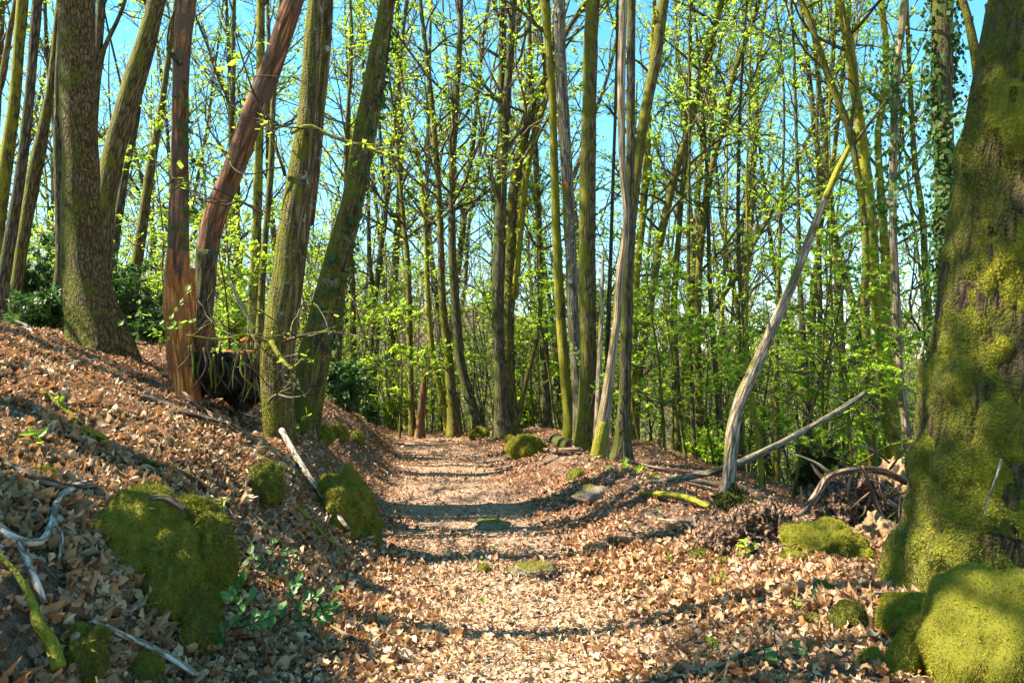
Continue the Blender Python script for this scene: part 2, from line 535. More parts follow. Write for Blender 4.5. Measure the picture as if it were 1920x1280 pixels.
def floor_mat():
    m, nt, out = new_mat('forest_floor')
    n = N(nt)
    ge = n('NewGeometry')
    pos = ge.outputs['Position']
    v1 = n('TexVoronoi', {'Vector': pos, 'Scale': 26, 'Randomness': 1}, feature='F1')
    v2 = n('TexVoronoi', {'Vector': pos, 'Scale': 75}, feature='F1')
    n1 = n('TexNoise', {'Vector': pos, 'Scale': 1.3, 'Detail': 6, 'Roughness': .7})
    n2 = n('TexNoise', {'Vector': pos, 'Scale': 120, 'Detail': 3})
    sc = n('SeparateColor', {0: v1.outputs['Color']})
    c1 = n.ramp(sc.outputs[0], [(0, (.11, .055, .028)), (.3, (.25, .14, .075)), (.55, (.36, .23, .14)), (.8, (.20, .10, .05)), (1, (.46, .35, .25))])
    sc2 = n('SeparateColor', {0: v2.outputs['Color']})
    c2 = n.ramp(sc2.outputs[1], [(0, (.10, .06, .035)), (.5, (.27, .175, .11)), (1, (.45, .34, .235))])
    col = n.mix(.5, c1, c2)
    col = n.mix(n.ramp(n1.outputs[0], [(.35, (0, 0, 0)), (.65, (.6, .6, .6))]), col, (.16, .095, .06))
    col = n.mix(n.math('MULTIPLY', n2.outputs[0], .3), col, (.05, .03, .02))
    col = n.mix(.45, col, (.045, .028, .018))
    at = n('Attribute', attribute_name='bark')
    sx = n('SeparateXYZ', {0: at.outputs['Vector']})
    n5 = n('TexNoise', {'Vector': pos, 'Scale': 45, 'Detail': 5, 'Roughness': .8})
    n6 = n('TexNoise', {'Vector': pos, 'Scale': 2.6, 'Detail': 4})
    dirt = n.ramp(n5.outputs[0], [(.36, (0.1260, 0.0720, 0.0429)), (.48, (0.3024, 0.1880, 0.1170)), (.58, (0.4200, 0.2800, 0.1833)), (.68, (0.5208, 0.3840, 0.2652))])
    dirt = n.mix(n.rng(n6.outputs[0], .42, .62, 0, .55), dirt, (.25, .155, .10))
    col = n.mix(n.rng(sx.outputs[0], .25, .8), col, dirt)
    h = n.math('ADD', n.math('MULTIPLY', v1.outputs['Distance'], .7), n.math('MULTIPLY', n2.outputs[0], .4))
    bp = n('Bump', {'Strength': 1, 'Distance': .03, 'Height': h})
    pb = n('BsdfPrincipled', {'Base Color': col, 'Roughness': .9, 'Normal': bp.outputs[0], 'Specular IOR Level': .15})
    nt.links.new(pb.outputs[0], out.inputs[0])
    return m


M['floor'] = floor_mat()


# ------------------------------------------------------------------ the ground sheet
def pathness(x, y):
    t = x - cpath(y)
    return np.exp(-(t / np.where(t < 0, .95, .8)) ** 4)


def build_ground():
    xs = np.unique(np.concatenate([np.linspace(-420, -60, 40), np.linspace(-60, -9, 70), np.arange(-9, 7, .07), np.linspace(7, 60, 90), np.linspace(60, 420, 40)]))
    ys = np.unique(np.concatenate([np.linspace(-60, 0, 40), np.arange(0, 14, .07), np.arange(14, 26, .14), np.linspace(26, 70, 90), np.linspace(70, 420, 90)]))
    X, Y = np.meshgrid(xs, ys)
    Z = terrain(X, Y)
    v = np.stack([X, Y, Z], -1).reshape(-1, 3)
    i = np.arange(len(v)).reshape(X.shape)
    q = np.stack([i[:-1, :-1], i[:-1, 1:], i[1:, 1:], i[1:, :-1]], -1).reshape(-1, 4)
    mb = MB()
    pv = pathness(v[:, 0], v[:, 1])
    mb.add(v, q, 0, np.stack([pv, pv, pv], -1))
    tag(mb.build('ground', M['floor']), 'leaf strewn woodland ground with a sunken path and a left bank', 'ground', kind='structure')


build_ground()


def tnormal(x, y):
    e = .05
    hx = (terrain(x + e, y) - terrain(x - e, y)) / (2 * e)
    hy = (terrain(x, y + e) - terrain(x, y - e)) / (2 * e)
    return nrm(np.stack([-hx, -hy, np.ones_like(hx)], -1))


def litter(name, mat, n, xr, yr, size, dens, label, lift=.02, up=.45, full=True, seed=1, sig=.38):
    r = np.random.default_rng(seed)
    # nearer ground gets more leaves: sample y so that density falls with distance
    w = r.random(n)
    y = yr[0] + (yr[1] - yr[0]) * w ** 1.35
    x = xr[0] + (xr[1] - xr[0]) * r.random(n)
    x = x * (.45 + .55 * np.clip(y / yr[1] * 1.6, 0, 1)) if xr[1] - xr[0] > 8 else x
    keep = r.random(n) < dens(x, y)
    x, y = x[keep], y[keep]
    n = len(x)
    z = terrain(x, y)
    nm = tnormal(x, y)
    nm = nrm(nm + r.normal(0, up, (n, 3)))
    nm[:, 2] = np.abs(nm[:, 2]) + .05
    a = r.random(n) * 2 * math.pi
    ax = np.stack([np.cos(a), np.sin(a), 0 * a], -1)
    ax = nrm(ax - nm * np.sum(ax * nm, 1, keepdims=True))
    sz = np.minimum(size(x, y) * np.exp(r.normal(0, sig, n)), .082)
    pos = np.stack([x, y, z + lift * r.random(n) + .004], -1) - ax * sz[:, None] * .5
    mb = MB()
    if full == 'lobed':
        leaf_lobed(mb, pos, ax, nm, sz, r.uniform(.45, .95, n), r.normal(.2, .5, n), r.normal(.2, .55, n))
    elif full:
        leaf_full(mb, pos, ax, nm, sz, wid=r.uniform(.3, .62, n), curl=r.normal(.12, .4, n), fold=r.normal(.05, .2, n), jag=.14)
    else:
        leaf_quads(mb, pos, ax, nm, sz, .7)
    return tag(mb.build(name, mat, smooth=True), label, 'leaf litter', kind='stuff')


LD_ = lambda x, y: (1 - .95 * pathness(x, y)) * (.3 + .7 * (fbm(np.stack([x, y, 0 * x], -1) * 1.3, 3, 5) > -.15))
litter('fallen_leaves', M['litter'], 190000, (-9, 8), (5.5, 24), lambda x, y: .043 + 0 * x, LD_, 'brown and tan fallen leaves covering the bank and verge', lift=.05, seed=1)
litter('near_fallen_leaves', M['litter'], 105000, (-3.9, 3.6), (1.7, 6.6), lambda x, y: .041 + .008 * np.sin(x * 3 + y * 2), LD_, 'crisp curled fallen leaves on the nearest ground', lift=.06, up=.5, full='lobed', seed=4, sig=.42)
PD_ = lambda x, y: .05 + .95 * pathness(x, y)
litter('path_leaf_litter', M['litter_path'], 46000, (-4.6, 2.6), (6, 24), lambda x, y: .026 + .012 * (np.sin(x * 91.7 + y * 57.3) > .7), PD_, 'trodden pale leaf fragments lying on the path', lift=.02, up=.3, seed=2)
litter('near_path_litter', M['litter_path'], 38000, (-1.9, 1.7), (2.2, 7), lambda x, y: .019 + .016 * (np.sin(x * 91.7 + y * 57.3) > .75) + .018 * (np.sin(x * 191.7 - y * 97.3) > .93), PD_, 'crumbled leaf bits trodden into the nearest path', lift=.015, up=.28, seed=6)


def twig_litter():
    r = np.random.default_rng(44)
    n = 3800
    y = 2.0 + 18 * r.random(n) ** 1.6
    x = r.uniform(-1, 1, n) * np.minimum(.75 * y + .6, 7)
    k = r.random(n) < 1 - .75 * pathness(x, y)
    x, y = x[k], y[k]
    n = len(x)
    L = np.exp(r.normal(-1.9, .55, n))
    a = r.random(n) * 6.283
    t = np.linspace(-.5, .5, 4)[None]
    bend = r.normal(0, .12, (n, 1)) * L[:, None] * (t * t * 4)
    px = x[:, None] + np.cos(a)[:, None] * L[:, None] * t - np.sin(a)[:, None] * bend
    py = y[:, None] + np.sin(a)[:, None] * L[:, None] * t + np.cos(a)[:, None] * bend
    pz = terrain(px, py) + r.uniform(.015, .05, (n, 1)) + r.normal(0, .02, (n, 1)) * t * 4
    mb = MB()
    tubes(mb, np.stack([px, py, pz], -1), (r.uniform(.0018, .005, (n, 1)) * np.linspace(1, .6, 4)[None]), 5, 0)
    tag(mb.build('twig_litter', M['stick_brown']), 'small broken twigs scattered over the leaf litter', 'twig litter', kind='stuff')


twig_litter()
litter('far_fallen_leaves', M['litter'], 60000, (-26, 26), (20, 60), lambda x, y: .12 + 0 * x, lambda x, y: np.ones_like(x), 'fallen leaves between the distant trees', up=.35, full=False, seed=3)


# ------------------------------------------------------------------ trees
def catmull(p, n):
    p = np.asarray(p, float)
    q = np.concatenate([2 * p[:1] - p[1:2], p, 2 * p[-1:] - p[-2:-1]])
    seg = np.linalg.norm(np.diff(p[:, :3], axis=0), axis=1)
    L = np.concatenate([[0], np.cumsum(seg)])
    s = np.linspace(0, L[-1], n)
    i = np.clip(np.searchsorted(L, s, side='right') - 1, 0, len(p) - 2)
    f = ((s - L[i]) / np.maximum(seg[i], 1e-6))[:, None]
    a, b, c, d = q[i], q[i + 1], q[i + 2], q[i + 3]
    return .5 * (2 * b + (c - a) * f + (2 * a - 5 * b + 4 * c - d) * f ** 2 + (3 * b - a - 3 * c + d) * f ** 3)


def px_path(px, d, n=40, dl=0.0):
    """traced polyline (u, v, width px), bottom last or first -> bottom-up world points + radii"""
    px = sorted(px, key=lambda q: -q[1])
    v0 = px[0][1]
    w = []
    for (u, v, wd) in px:
        dd = d + dl * (v0 - v) / 1000 * d * .1
        p = P(u, v, dd)
        w.append((*p, wd * .5 * dd / F))
    return np.array(w)


def trunk_disp(flare, amp, seed, fr=2.5, lobes=5, h0=.35, base=0.0):
    ph = rng.random(3) * 6.28

    def f(th, s, r, bark):
        n = fbm(np.stack([bark[..., 0] * 9, bark[..., 1] * 9, bark[..., 2] * fr], -1), 3, seed)
        n2 = fbm(np.stack([bark[..., 0] * 3, bark[..., 1] * 3, bark[..., 2] * 1.1], -1), 2, seed + 9)
        n = n - n.mean()
        n2 = n2 - n2.mean()
        sb = np.clip(s - base, 0, None)
        fl = flare * np.exp(-sb / h0) * (1 + .45 * np.cos(lobes * th + ph[0]) + .25 * np.cos(2 * th + ph[1]))
        return r * (.95 + amp * n + amp * 1.1 * n2 + fl)
    return f


HERO = []       # (u at mid height, short name)


def crown_mesh(mb, tp, tr, z0, n1=14, n2=6, n3=4, length=3.0, lpt=5, lsize=.065, elev=(.15, .8), up=.06, seed=0, twigmat=0, leafmat=1, sub=.42, leaf_from=0.0, minr=.004, flat=.55, thin=.0, thin0=8):
    """branches, twigs and leaves growing from trunk line tp (N,3) with radii tr, above height z0"""
    r = np.random.default_rng(seed)
    zs = tp[:, 2]
    ok = np.nonzero(zs >= z0)[0]
    if len(ok) < 2:
        return
    a, b = ok[0] / (len(tp) - 1), .985
    t = np.sort(a + (b - a) * r.random(n1) ** .9)
    p, tg = along(tp[None], t[None])
    p, tg = p[0], tg[0]
    rt = np.interp(t, np.linspace(0, 1, len(tr)), tr)
    az = np.arange(n1) * 2.399 + r.random(n1) * 1.2 + seed
    el = r.uniform(*elev, n1)
    d = np.stack([np.cos(az) * np.cos(el), np.sin(az) * np.cos(el), np.sin(el)], -1) + tg * .25
    ln = length * r.uniform(.5, 1.15, n1) * (1 - .45 * (t - a) / max(1e-3, b - a))
    B1 = grow(p, d, ln, 7, up=up, wig=.16, rs=r)
    r1 = np.minimum(rt * .42, .012 + ln * .011)
    tubes(mb, B1, r1[:, None] * np.linspace(1, .22, 8)[None] + minr * .6, 5, twigmat)
    # second order
    s = .18 + .82 * r.random((n1, n2))
    p2, t2 = along(B1, s)
    p2, t2 = p2.reshape(-1, 3), t2.reshape(-1, 3)
    d2 = t2 * .75 + r.normal(0, .62, t2.shape) * np.array([1, 1, flat])
    l2 = (ln[:, None] * sub * (1.15 - .6 * s)).ravel() * r.uniform(.6, 1.2, n1 * n2)
    B2 = grow(p2, d2, l2, 5, up=up * .7, wig=.2, rs=r)
    tubes(mb, B2, (np.repeat(r1, n2) * .38 + minr)[:, None] * np.linspace(1, .3, 6)[None], 4, twigmat, cap=False)
    m2 = len(B2)
    s = .1 + .9 * r.random((m2, n3))
    p3, t3 = along(B2, s)
    p3, t3 = p3.reshape(-1, 3), t3.reshape(-1, 3)
    d3 = t3 * .7 + r.normal(0, .7, t3.shape) * np.array([1, 1, flat * .8])
    l3 = (l2[:, None] * .5 * (1.2 - .5 * s)).ravel() * r.uniform(.6, 1.2, m2 * n3)
    B3 = grow(p3, d3, l3, 3, up=.0, wig=.22, rs=r)
    tubes(mb, B3, np.full((m2 * n3, 1), minr * .75) * np.linspace(1, .45, 4)[None], 3, twigmat, cap=False)
    if lpt <= 0:
        return
    m3 = len(B3)
    # clumping: some twigs carry many leaves, others none
    k = r.poisson(lpt * np.clip(1 + .9 * r.normal(0, 1, m3), 0, 3))
    idx = np.repeat(np.arange(m3), k)
    if len(idx) == 0:
        return
    s = .15 + .85 * r.random((len(idx), 1))
    p4, t4 = along(B3[idx], s)
    p4, t4 = p4[:, 0], t4[:, 0]
    keep = (p4[:, 2] > leaf_from) & (r.random(len(p4)) < 1 - thin * sstep(thin0, thin0 + 3, p4[:, 2]))
    p4, t4 = p4[keep], t4[keep]
    m = len(p4)
    nm = nrm(np.array([0, 0, 1.]) + r.normal(0, .38, (m, 3)))
    ax = t4 + r.normal(0, .75, (m, 3)) * np.array([1, 1, .35]) + np.array([0, 0, -.18])
    leaf_quads(mb, p4, ax, nm, lsize * np.exp(r.normal(0, .25, m)), .62, leafmat)


def extend_up(w, H, taper=.3, seed=0):
    """w: (n,4) bottom-up; continue to height H above its base, straightening"""
    r = np.random.default_rng(seed)
    top = w[-1]
    d = nrm(w[-1, :3] - w[-2, :3])
    p, out = top[:3].copy(), []
    need = H - (top[2] - w[0, 2])
    if need <= .5:
        return w
    k = max(3, int(need / 1.4))
    for i in range(k):
        d = nrm(d + np.array([0, 0, .10]) + r.normal(0, .05, 3))
        p = p + d * need / k
        out.append((*p, top[3] * (1 - (1 - taper) * (i + 1) / k)))
    return np.concatenate([w, np.array(out)])


def tree(name, label, cat, px, d, mat, short=None, H=15, extend=True, n=None, sides=None, flare=.5, amp=.07, dl=0.0, crown=None, group=None, base_to_ground=True, cat_grp=None, flat_top=False, lobes=5, h0=.35):
    w = px_path(px, d, dl=dl)
    if short:
        HERO.append((float(np.interp(560, [q[1] for q in sorted(px, key=lambda q: q[1])], [q[0] for q in sorted(px, key=lambda q: q[1])])), short))
    g = gz(w[0, 0], w[0, 1])
    root_z = g
    if base_to_ground:
        if w[0, 2] > g + .05:
            w = np.concatenate([[[w[0, 0], w[0, 1], g, w[0, 3] * 1.08]], w])
        low = np.array([[w[0, 0], w[0, 1], min(w[0, 2], g) - .25, w[0, 3] * 1.05]])
        w = np.concatenate([low, w])
    vtop = min(q[1] for q in px)
    if extend:
        w = extend_up(w, H, seed=int(abs(px[0][0])))
    hgt = w[-1, 2] - w[0, 2]
    n = n or int(np.clip(hgt * (7 if d < 10 else 4 if d < 16 else 2.4), 12, 110))
    sides = sides or (40 if d < 6 else 26 if d < 11 else 18 if d < 16 else 12)
    c = catmull(w, n)
    c[:, 3] = np.maximum(c[:, 3], .006)
    sd = int(abs(px[0][0]) + d * 13) % 997
    loc = np.array([w[0, 0], w[0, 1], root_z])
    root = empty(name, loc, label, cat, group)
    mb = MB()
    tubes(mb, c[None, :, :3], c[None, :, 3], sides, 0, trunk_disp(flare, amp, sd, lobes=lobes, h0=h0, base=.25), seed=sd)
    mb.build('trunk', M[mat], root, origin=loc)
    if crown:
        cb = MB()
        ck = dict(z0=loc[2] + 5, seed=sd)
        ck.update(crown)
        ck['z0'] = loc[2] + (crown.get('z0', 5))
        crown_mesh(cb, c[:, :3], c[:, 3], **ck)
        if cb.n:
            cb.build('crown', [M['twig'], M['leaf']], root, origin=loc)
    root['_'] = 0
    del root['_']
    return root, c, loc


def limb(root, loc, px, d, mat='bark_mossy', name='branch', d2=None, ds=None, sides=8, n=14, twigs=0, lpt=0, seed=0, amp=.06, length=.7):
    """a traced limb as a child of a tree"""
    d2 = d2 or d
    k = len(px)
    ds = ds or [d + (d2 - d) * i / max(1, k - 1) for i in range(k)]
    w = np.array([(*P(u, v, ds[i]), wd * .5 * ds[i] / F) for i, (u, v, wd) in enumerate(px)])
    c = catmull(w, n)
    c[:, 3] = np.maximum(c[:, 3], .003)
    mb = MB()
    tubes(mb, c[None, :, :3], c[None, :, 3], sides, 0, trunk_disp(0, amp, seed), seed=seed)
    o = mb.build(name, M[mat], root, origin=loc)
    if twigs:
        cb = MB()
        crown_mesh(cb, c[:, :3], c[:, 3], -50, n1=twigs, n2=3, n3=2, length=length, lpt=lpt, seed=seed + 3, elev=(-.2, .6), up=.0)
        s = cb.build('foliage', [M['twig'], M['leaf']], o, origin=loc)
    return o


def ivy_on(root, loc, c, zr, n, size=.07, side=None, spread=.05, mat='leaf_ivy', seed=0):
    r = np.random.default_rng(seed)
    k = np.nonzero((c[:, 2] >= zr[0]) & (c[:, 2] <= zr[1]))[0]
    f = r.random(n) * (k[-1] - k[0]) + k[0]
    i = np.minimum(f.astype(int), len(c) - 2)
    fr = (f - i)[:, None]
    p = c[i] * (1 - fr) + c[i + 1] * fr
    a = r.random(n) * 6.283 if side is None else r.normal(side, .8, n)
    out = np.stack([np.cos(a), np.sin(a), 0 * a], -1)
    # patches
    pn = vnoise(np.stack([np.cos(a) * 1.5, np.sin(a) * 1.5, p[:, 2] * 1.4], -1) + seed, 4)
    kp = pn > -.25
    p, out, n = p[kp], out[kp], kp.sum()
    pos = p[:, :3] + out * (p[:, 3:4] + spread * np.abs(r.normal(0, 1, (n, 1))))
    nm = nrm(out + r.normal(0, .4, (n, 3)) + np.array([0, 0, .35]))
    ax = r.normal(0, .5, (n, 3)) + np.array([0, 0, -.8])
    mb = MB()
    leaf_quads(mb, pos, ax, nm, size * np.exp(r.normal(0, .25, n)), .85)
    o = mb.build('ivy', M[mat], root, origin=loc, smooth=False)
    return o


def moss_blades(mb_v, faces, n, length, mat=0, keep=None, seed=0, droop=.5, width=.3):
    """blades of moss over a triangle/quad surface: v (N,3), faces (M,4 or 3)"""
    r = np.random.default_rng(seed)
    v = mb_v
    if faces.shape[1] == 4:
        tri = np.concatenate([faces[:, [0, 1, 2]], faces[:, [0, 2, 3]]])
    else:
        tri = faces
    a, b, c = v[tri[:, 0]], v[tri[:, 1]], v[tri[:, 2]]
    cr = np.cross(b - a, c - a)
    ar = np.linalg.norm(cr, axis=1)
    i = r.choice(len(tri), n, p=ar / ar.sum())
    u, w = r.random((n, 1)), r.random((n, 1))
    fl = (u + w) > 1
    u, w = np.where(fl, 1 - u, u), np.where(fl, 1 - w, w)
    p = a[i] + (b[i] - a[i]) * u + (c[i] - a[i]) * w
    nm = nrm(cr[i])
    if keep is not None:
        k = keep(p, nm, r)
        p, nm = p[k], nm[k]
    n = len(p)
    d = nrm(nm + r.normal(0, .55, (n, 3)) + np.array([0, 0, -droop]) * (1 - np.abs(nm[:, 2:3])))
    L = length * np.exp(r.normal(0, .35, n))
    sd = nrm(np.cross(d, r.normal(0, 1, (n, 3))))
    t = np.stack([p - sd * L[:, None] * width * .5 - nm * .004, p + sd * L[:, None] * width * .5 - nm * .004, p + d * L[:, None]], 1)
    return t.reshape(-1, 3), np.arange(n * 3).reshape(-1, 3)


ICO = {}


def ico(sub):
    if sub not in ICO:
        bm = bmesh.new()
        bmesh.ops.create_icosphere(bm, subdivisions=sub, radius=1)
        bm.verts.ensure_lookup_table()
        ICO[sub] = (np.array([q.co[:] for q in bm.verts]), np.array([[q.index for q in f.verts] for f in bm.faces]))
        bm.free()
    return ICO[sub]


def lump(cen, rad, sub=5, amp=.22, freq=1.6, seed=0, rot=0.0, power=1.0, tilt=0.0):
    v, f = ico(sub)
    n = fbm(v * freq + seed * 5.1, 4, seed)
    n2 = vnoise(v * 7 + seed, seed + 2)
    p = v * (1 + amp * n + amp * .18 * n2)[:, None]
    if power != 1:
        p = np.sign(p) * np.abs(p) ** power
    p = p * np.asarray(rad, float)
    if tilt:
        ct, st = math.cos(tilt), math.sin(tilt)
        p = np.stack([p[:, 0] * ct + p[:, 2] * st, p[:, 1], -p[:, 0] * st + p[:, 2] * ct], -1)
    cr, sr = math.cos(rot), math.sin(rot)
    p = np.stack([p[:, 0] * cr - p[:, 1] * sr, p[:, 0] * sr + p[:, 1] * cr, p[:, 2]], -1)
    return p + np.asarray(cen, float), f


def boulder(name, label, cen, rad, moss=20000, mlen=.018, seed=0, mat='rock_mossed', mmat='moss', amp=.22, freq=1.6, rot=0, sub=5, lobes=(), cover=.0, group=None, tilt=0.0, cat='boulder', droop=.6):
    base = np.array([cen[0], cen[1], gz(cen[0], cen[1])])
    root = empty(name, base, label, cat, group)
    mb, ms = MB(), MB()
    allb = [(cen, rad, rot, tilt)] + list(lobes)
    parts = []
    for k, (c, r, ro, ti) in enumerate(allb):
        v, f = lump(c, r, sub, amp, freq, seed + k * 3, ro, tilt=ti)
        mb.add(v, f)
        parts.append((v, f))
    mb.build('stone', M[mat], root, origin=base)
    if moss:
        for k, (v, f) in enumerate(parts):
            def keep(p, nm, r):
                q = fbm(p * 3.1 + seed, 2, 7) + nm[:, 2] * .75 + .35 + cover
                return (q > r.normal(0, .12, len(p))) & (p[:, 2] > terrain(p[:, 0], p[:, 1]) - .02)
            # soft moss skin a little proud of the stone, then its blades
            t, tf = moss_blades(v, f, moss // len(parts), mlen, keep=keep, seed=seed + k, droop=droop)
            if len(t):
                ms.add(t, tf)
        if ms.n:
            ms.build('moss', M[mmat], root, smooth=False, origin=base)['kind'] = 'stuff'
        else:
            print('NO MOSS', label)
    return root



# ------------------------------------------------------------------ traced trees (u, v, width) in photo pixels at a forward distance
CR = dict(z0=5.0, n1=18, n2=6, n3=4, length=3.2, lpt=6.2, lsize=.062, thin=.6)


def cr(**k):
    d = dict(CR)
    d.update(k)
    return d



def surface(root, loc):
    me = [o for o in root.children if o.name.startswith('trunk')][0].data
    v = np.empty(len(me.vertices) * 3)
    me.vertices.foreach_get('co', v)
    f = np.array([p.vertices[:] for p in me.polygons if len(p.vertices) == 4])
    return v.reshape(-1, 3) + np.asarray(loc), f


# left bank
T1, c1, l1 = tree('tree', 'thick brown trunk with a mossy green foot standing on the left bank', 'tree',
    [(186, 650, 96), (176, 600, 92), (166, 550, 88), (158, 480, 78), (152, 400, 70), (150, 300, 66), (145, 150, 65), (143, 0, 70)], 9.0, 'bark_brown', 'thick brown trunk', H=17, flare=.42, amp=.05, crown=cr(z0=7, lpt=3))
v, fq = surface(T1, l1)
t_, f_ = moss_blades(v, fq, 60000, .03, keep=lambda p, nm, r: (fbm(p * 3, 2, 3) * .5 + nm[:, 0] * .45 - (p[:, 2] - l1[2] - .75) * .8 > 0) & (p[:, 2] > l1[2] - .1), seed=2)
ms = MB()
ms.add(t_, f_)
ms.build('moss', M['moss'], T1, smooth=False, origin=l1)['kind'] = 'stuff'
tree('leaning_tree', 'mossy tree behind the thick brown trunk leaning toward the broken dead snag', 'tree',
     [(188, 640, 42), (190, 520, 40), (196, 400, 38), (209, 300, 42), (237, 200, 43), (268, 100, 40), (294, 0, 34)], 12.2, 'bark_mossy', 'leaning mossy tree', crown=cr(z0=6))
tree('tree', 'yellow mossed slim trunk at the frame edge before the dark hollies', 'tree',
     [(-18, 600, 30), (-4, 420, 27), (12, 300, 25), (26, 200, 22), (34, 100, 21), (42, 0, 22)], 13.0, 'bark_yellow', crown=cr(z0=7))
tree('tree', 'dark slim trunk crossing low behind the yellow mossed edge trunk', 'tree',
     [(-2, 600, 24), (6, 525, 24), (19, 450, 23), (42, 300, 19), (58, 150, 18), (70, 0, 19)], 12.2, 'bark_dark', 'dark slim edge trunk', crown=cr(z0=7))
tree('tree', 'bent grey green trunk just beside the thick brown trunk, leaning in toward it', 'tree',
     [(20, 620, 22), (36, 500, 22), (52, 400, 24), (70, 300, 26), (90, 195, 16), (100, 125, 15), (112, 0, 14)], 14.0, 'bark_mossy', crown=cr(z0=7))
tree('tree', 'thin far left trunk with a sharp lean up and outward from the hollies', 'tree',
     [(-10, 240, 12), (6, 140, 12), (20, 50, 11), (30, 0, 10)], 15.0, 'bark_mossy', crown=cr(z0=8, n1=9))
t6, c6, l6 = tree('tree', 'slim pole rising behind the upper part of the thick brown trunk', 'tree',
     [(150, 620, 18), (168, 400, 16), (174, 260, 15), (180, 160, 16), (185, 80, 16), (190, 0, 17)], 13.4, 'bark_dark', crown=cr(z0=8, n1=9))
limb(t6, l6, [(180, 190, 12), (186, 140, 10), (196, 90, 9), (215, 50, 8), (232, 10, 7), (240, -20, 6)], 13.4, 'bark_mossy', twigs=5, lpt=3, seed=5)
tree('tree', 'dark straight trunk in shade under the leaning mossy tree', 'tree',
     [(205, 640, 19), (212, 480, 18), (226, 380, 16), (238, 300, 15), (255, 225, 13), (270, 100, 10), (280, 0, 8)], 17.0, 'bark_dark', crown=cr(z0=6))
tree('tree', 'greenish leaning trunk between the leaning mossy tree and the broken dead snag', 'tree',
     [(240, 640, 24), (248, 560, 23), (270, 400, 20), (285, 300, 17), (303, 200, 13), (318, 90, 10), (330, 0, 8)], 17.5, 'bark_mossy', crown=cr(z0=6))
tree('tree', 'almost black trunk low in the holly shade, touching the thick brown trunk', 'tree',
     [(106, 650, 24), (108, 560, 22), (114, 480, 20), (112, 400, 18), (108, 250, 15), (112, 80, 12)], 13.8, 'bark_dark', crown=cr(z0=6))

# broken and leaning dead stems
SN, cS, lS = tree('tree_snag', 'upright dead snag, its bark gone and its foot broken and orange', 'dead tree',
     [(343, 705, 45.0), (338, 660, 43.2), (334, 600, 39.6), (330, 540, 39.6), (333, 480, 39.6), (336, 350, 36.0), (337, 200, 34.2), (341, 100, 33.3), (350, 0, 32.4)], 8.0, 'dead_red', 'broken dead snag', H=9.5, flare=.15, amp=.10)
mb = MB()
w_ = px_path([(352, 790, 56), (345, 700, 52), (338, 650, 50), (334, 600, 47), (330, 545, 45), (331, 505, 43), (334, 470, 40)], 7.985)
cc = catmull(w_, 34)
tubes(mb, cc[None, :, :3], cc[None, :, 3] * 1.04, 30, 0, lambda th, s, r, b: r * (1 + .10 * fbm(np.stack([b[..., 0] * 14, b[..., 1] * 14, b[..., 2] * 2], -1), 3, 5) - .25 * sstep(.75, 1.05, s / s.max() + .22 * np.cos(th * 3))), cap=False)
mb.build('broken_foot', M['dead_orange'], SN, origin=lS)
limb(SN, lS, [(338, 120, 14), (325, 106, 12), (318, 98, 8), (312, 90, 4)], 7.9, 'bark_dark', 'branch_stub')
limb(SN, lS, [(352, 640, 34), (352, 590, 32), (352, 540, 30), (353, 503, 27)], 8.1, 'dead_orange', 'split_stub', amp=.12, sides=14)
limb(SN, lS, [(372, 690, 30), (382, 640, 34), (390, 612, 28), (397, 596, 12)], 8.1, 'dead_red', 'bark_flap', amp=.15, sides=10)
ivy_on(SN, lS, cS, (lS[2] + 1.2, lS[2] + 3.3), 110, .06, side=-.3, seed=3)

LD, cL, lL = tree('leaning_snag', 'reddish dead trunk leaning steeply from behind the upright snag', 'dead tree',
     [(372, 660, 41.4), (378, 600, 39.6), (384, 520, 41.4), (392, 450, 43.2), (412, 380, 42.3), (444, 300, 40.5), (479, 200, 42.3), (518, 100, 41.4), (552, 0, 40.5)], 8.7, 'dead_red', 'leaning red snag', H=8, flare=.1, amp=.09)
limb(LD, lL, [(376, 650, 60), (378, 590, 44), (384, 530, 40), (391, 470, 44)], 8.68, 'bark_dark', 'dark_foot', amp=.14, sides=20)
limb(LD, lL, [(494, 215, 12), (497, 200, 10), (499, 185, 5)], 8.6, 'dead_red', 'branch_stub')

tree('tree', 'thin mossy pole seen under the leaning red snag', 'tree',
     [(470, 720, 22), (475, 600, 21), (482, 400, 19), (488, 200, 16), (489, 0, 15)], 14.0, 'bark_yellow', 'thin mossy pole', crown=cr(z0=6))
tree('tree', 'crooked thin stem squeezed between the thin mossy pole and the big ridged trunk', 'tree',
     [(482, 720, 15), (490, 560, 14), (497, 450, 13), (508, 320, 12), (512, 200, 10), (519, 75, 9), (527, 0, 8)], 11.5, 'bark_mossy', crown=cr(z0=5, n1=9))

# the pair on the edge of the bank
T11, c11, l11 = tree('tree', 'big ridged lichen spotted trunk on the edge of the left bank', 'tree',
     [(528, 850, 55.8), (523, 800, 57.6), (521, 700, 63.0), (529, 600, 66.6), (541, 500, 62.1), (554, 400, 59.4), (568, 300, 55.8), (578, 200, 39.6), (584, 100, 33.3), (592, 0, 29.7)], 7.5, 'bark_ridged', 'big ridged trunk', H=17, flare=.10, amp=.075, crown=cr(z0=7, lpt=3))
limb(T11, l11, [(574, 420, 30), (586, 330, 28), (596, 220, 28), (606, 100, 27), (612, 0, 26), (618, -150, 22), (624, -330, 16)], 7.7, 'bark_ridged', 'stem', sides=18, n=40, amp=.08)
v, fq = surface(T11, l11)
t_, f_ = moss_blades(v, fq, 70000, .022, keep=lambda p, nm, r: (fbm(p * 3, 2, 16) * .6 + .22 - (p[:, 2] - l11[2] - .2) * .55 > r.normal(0, .1, len(p))) & (p[:, 2] > l11[2] - .2), seed=16, droop=.9)
ms = MB()
ms.add(t_, f_)
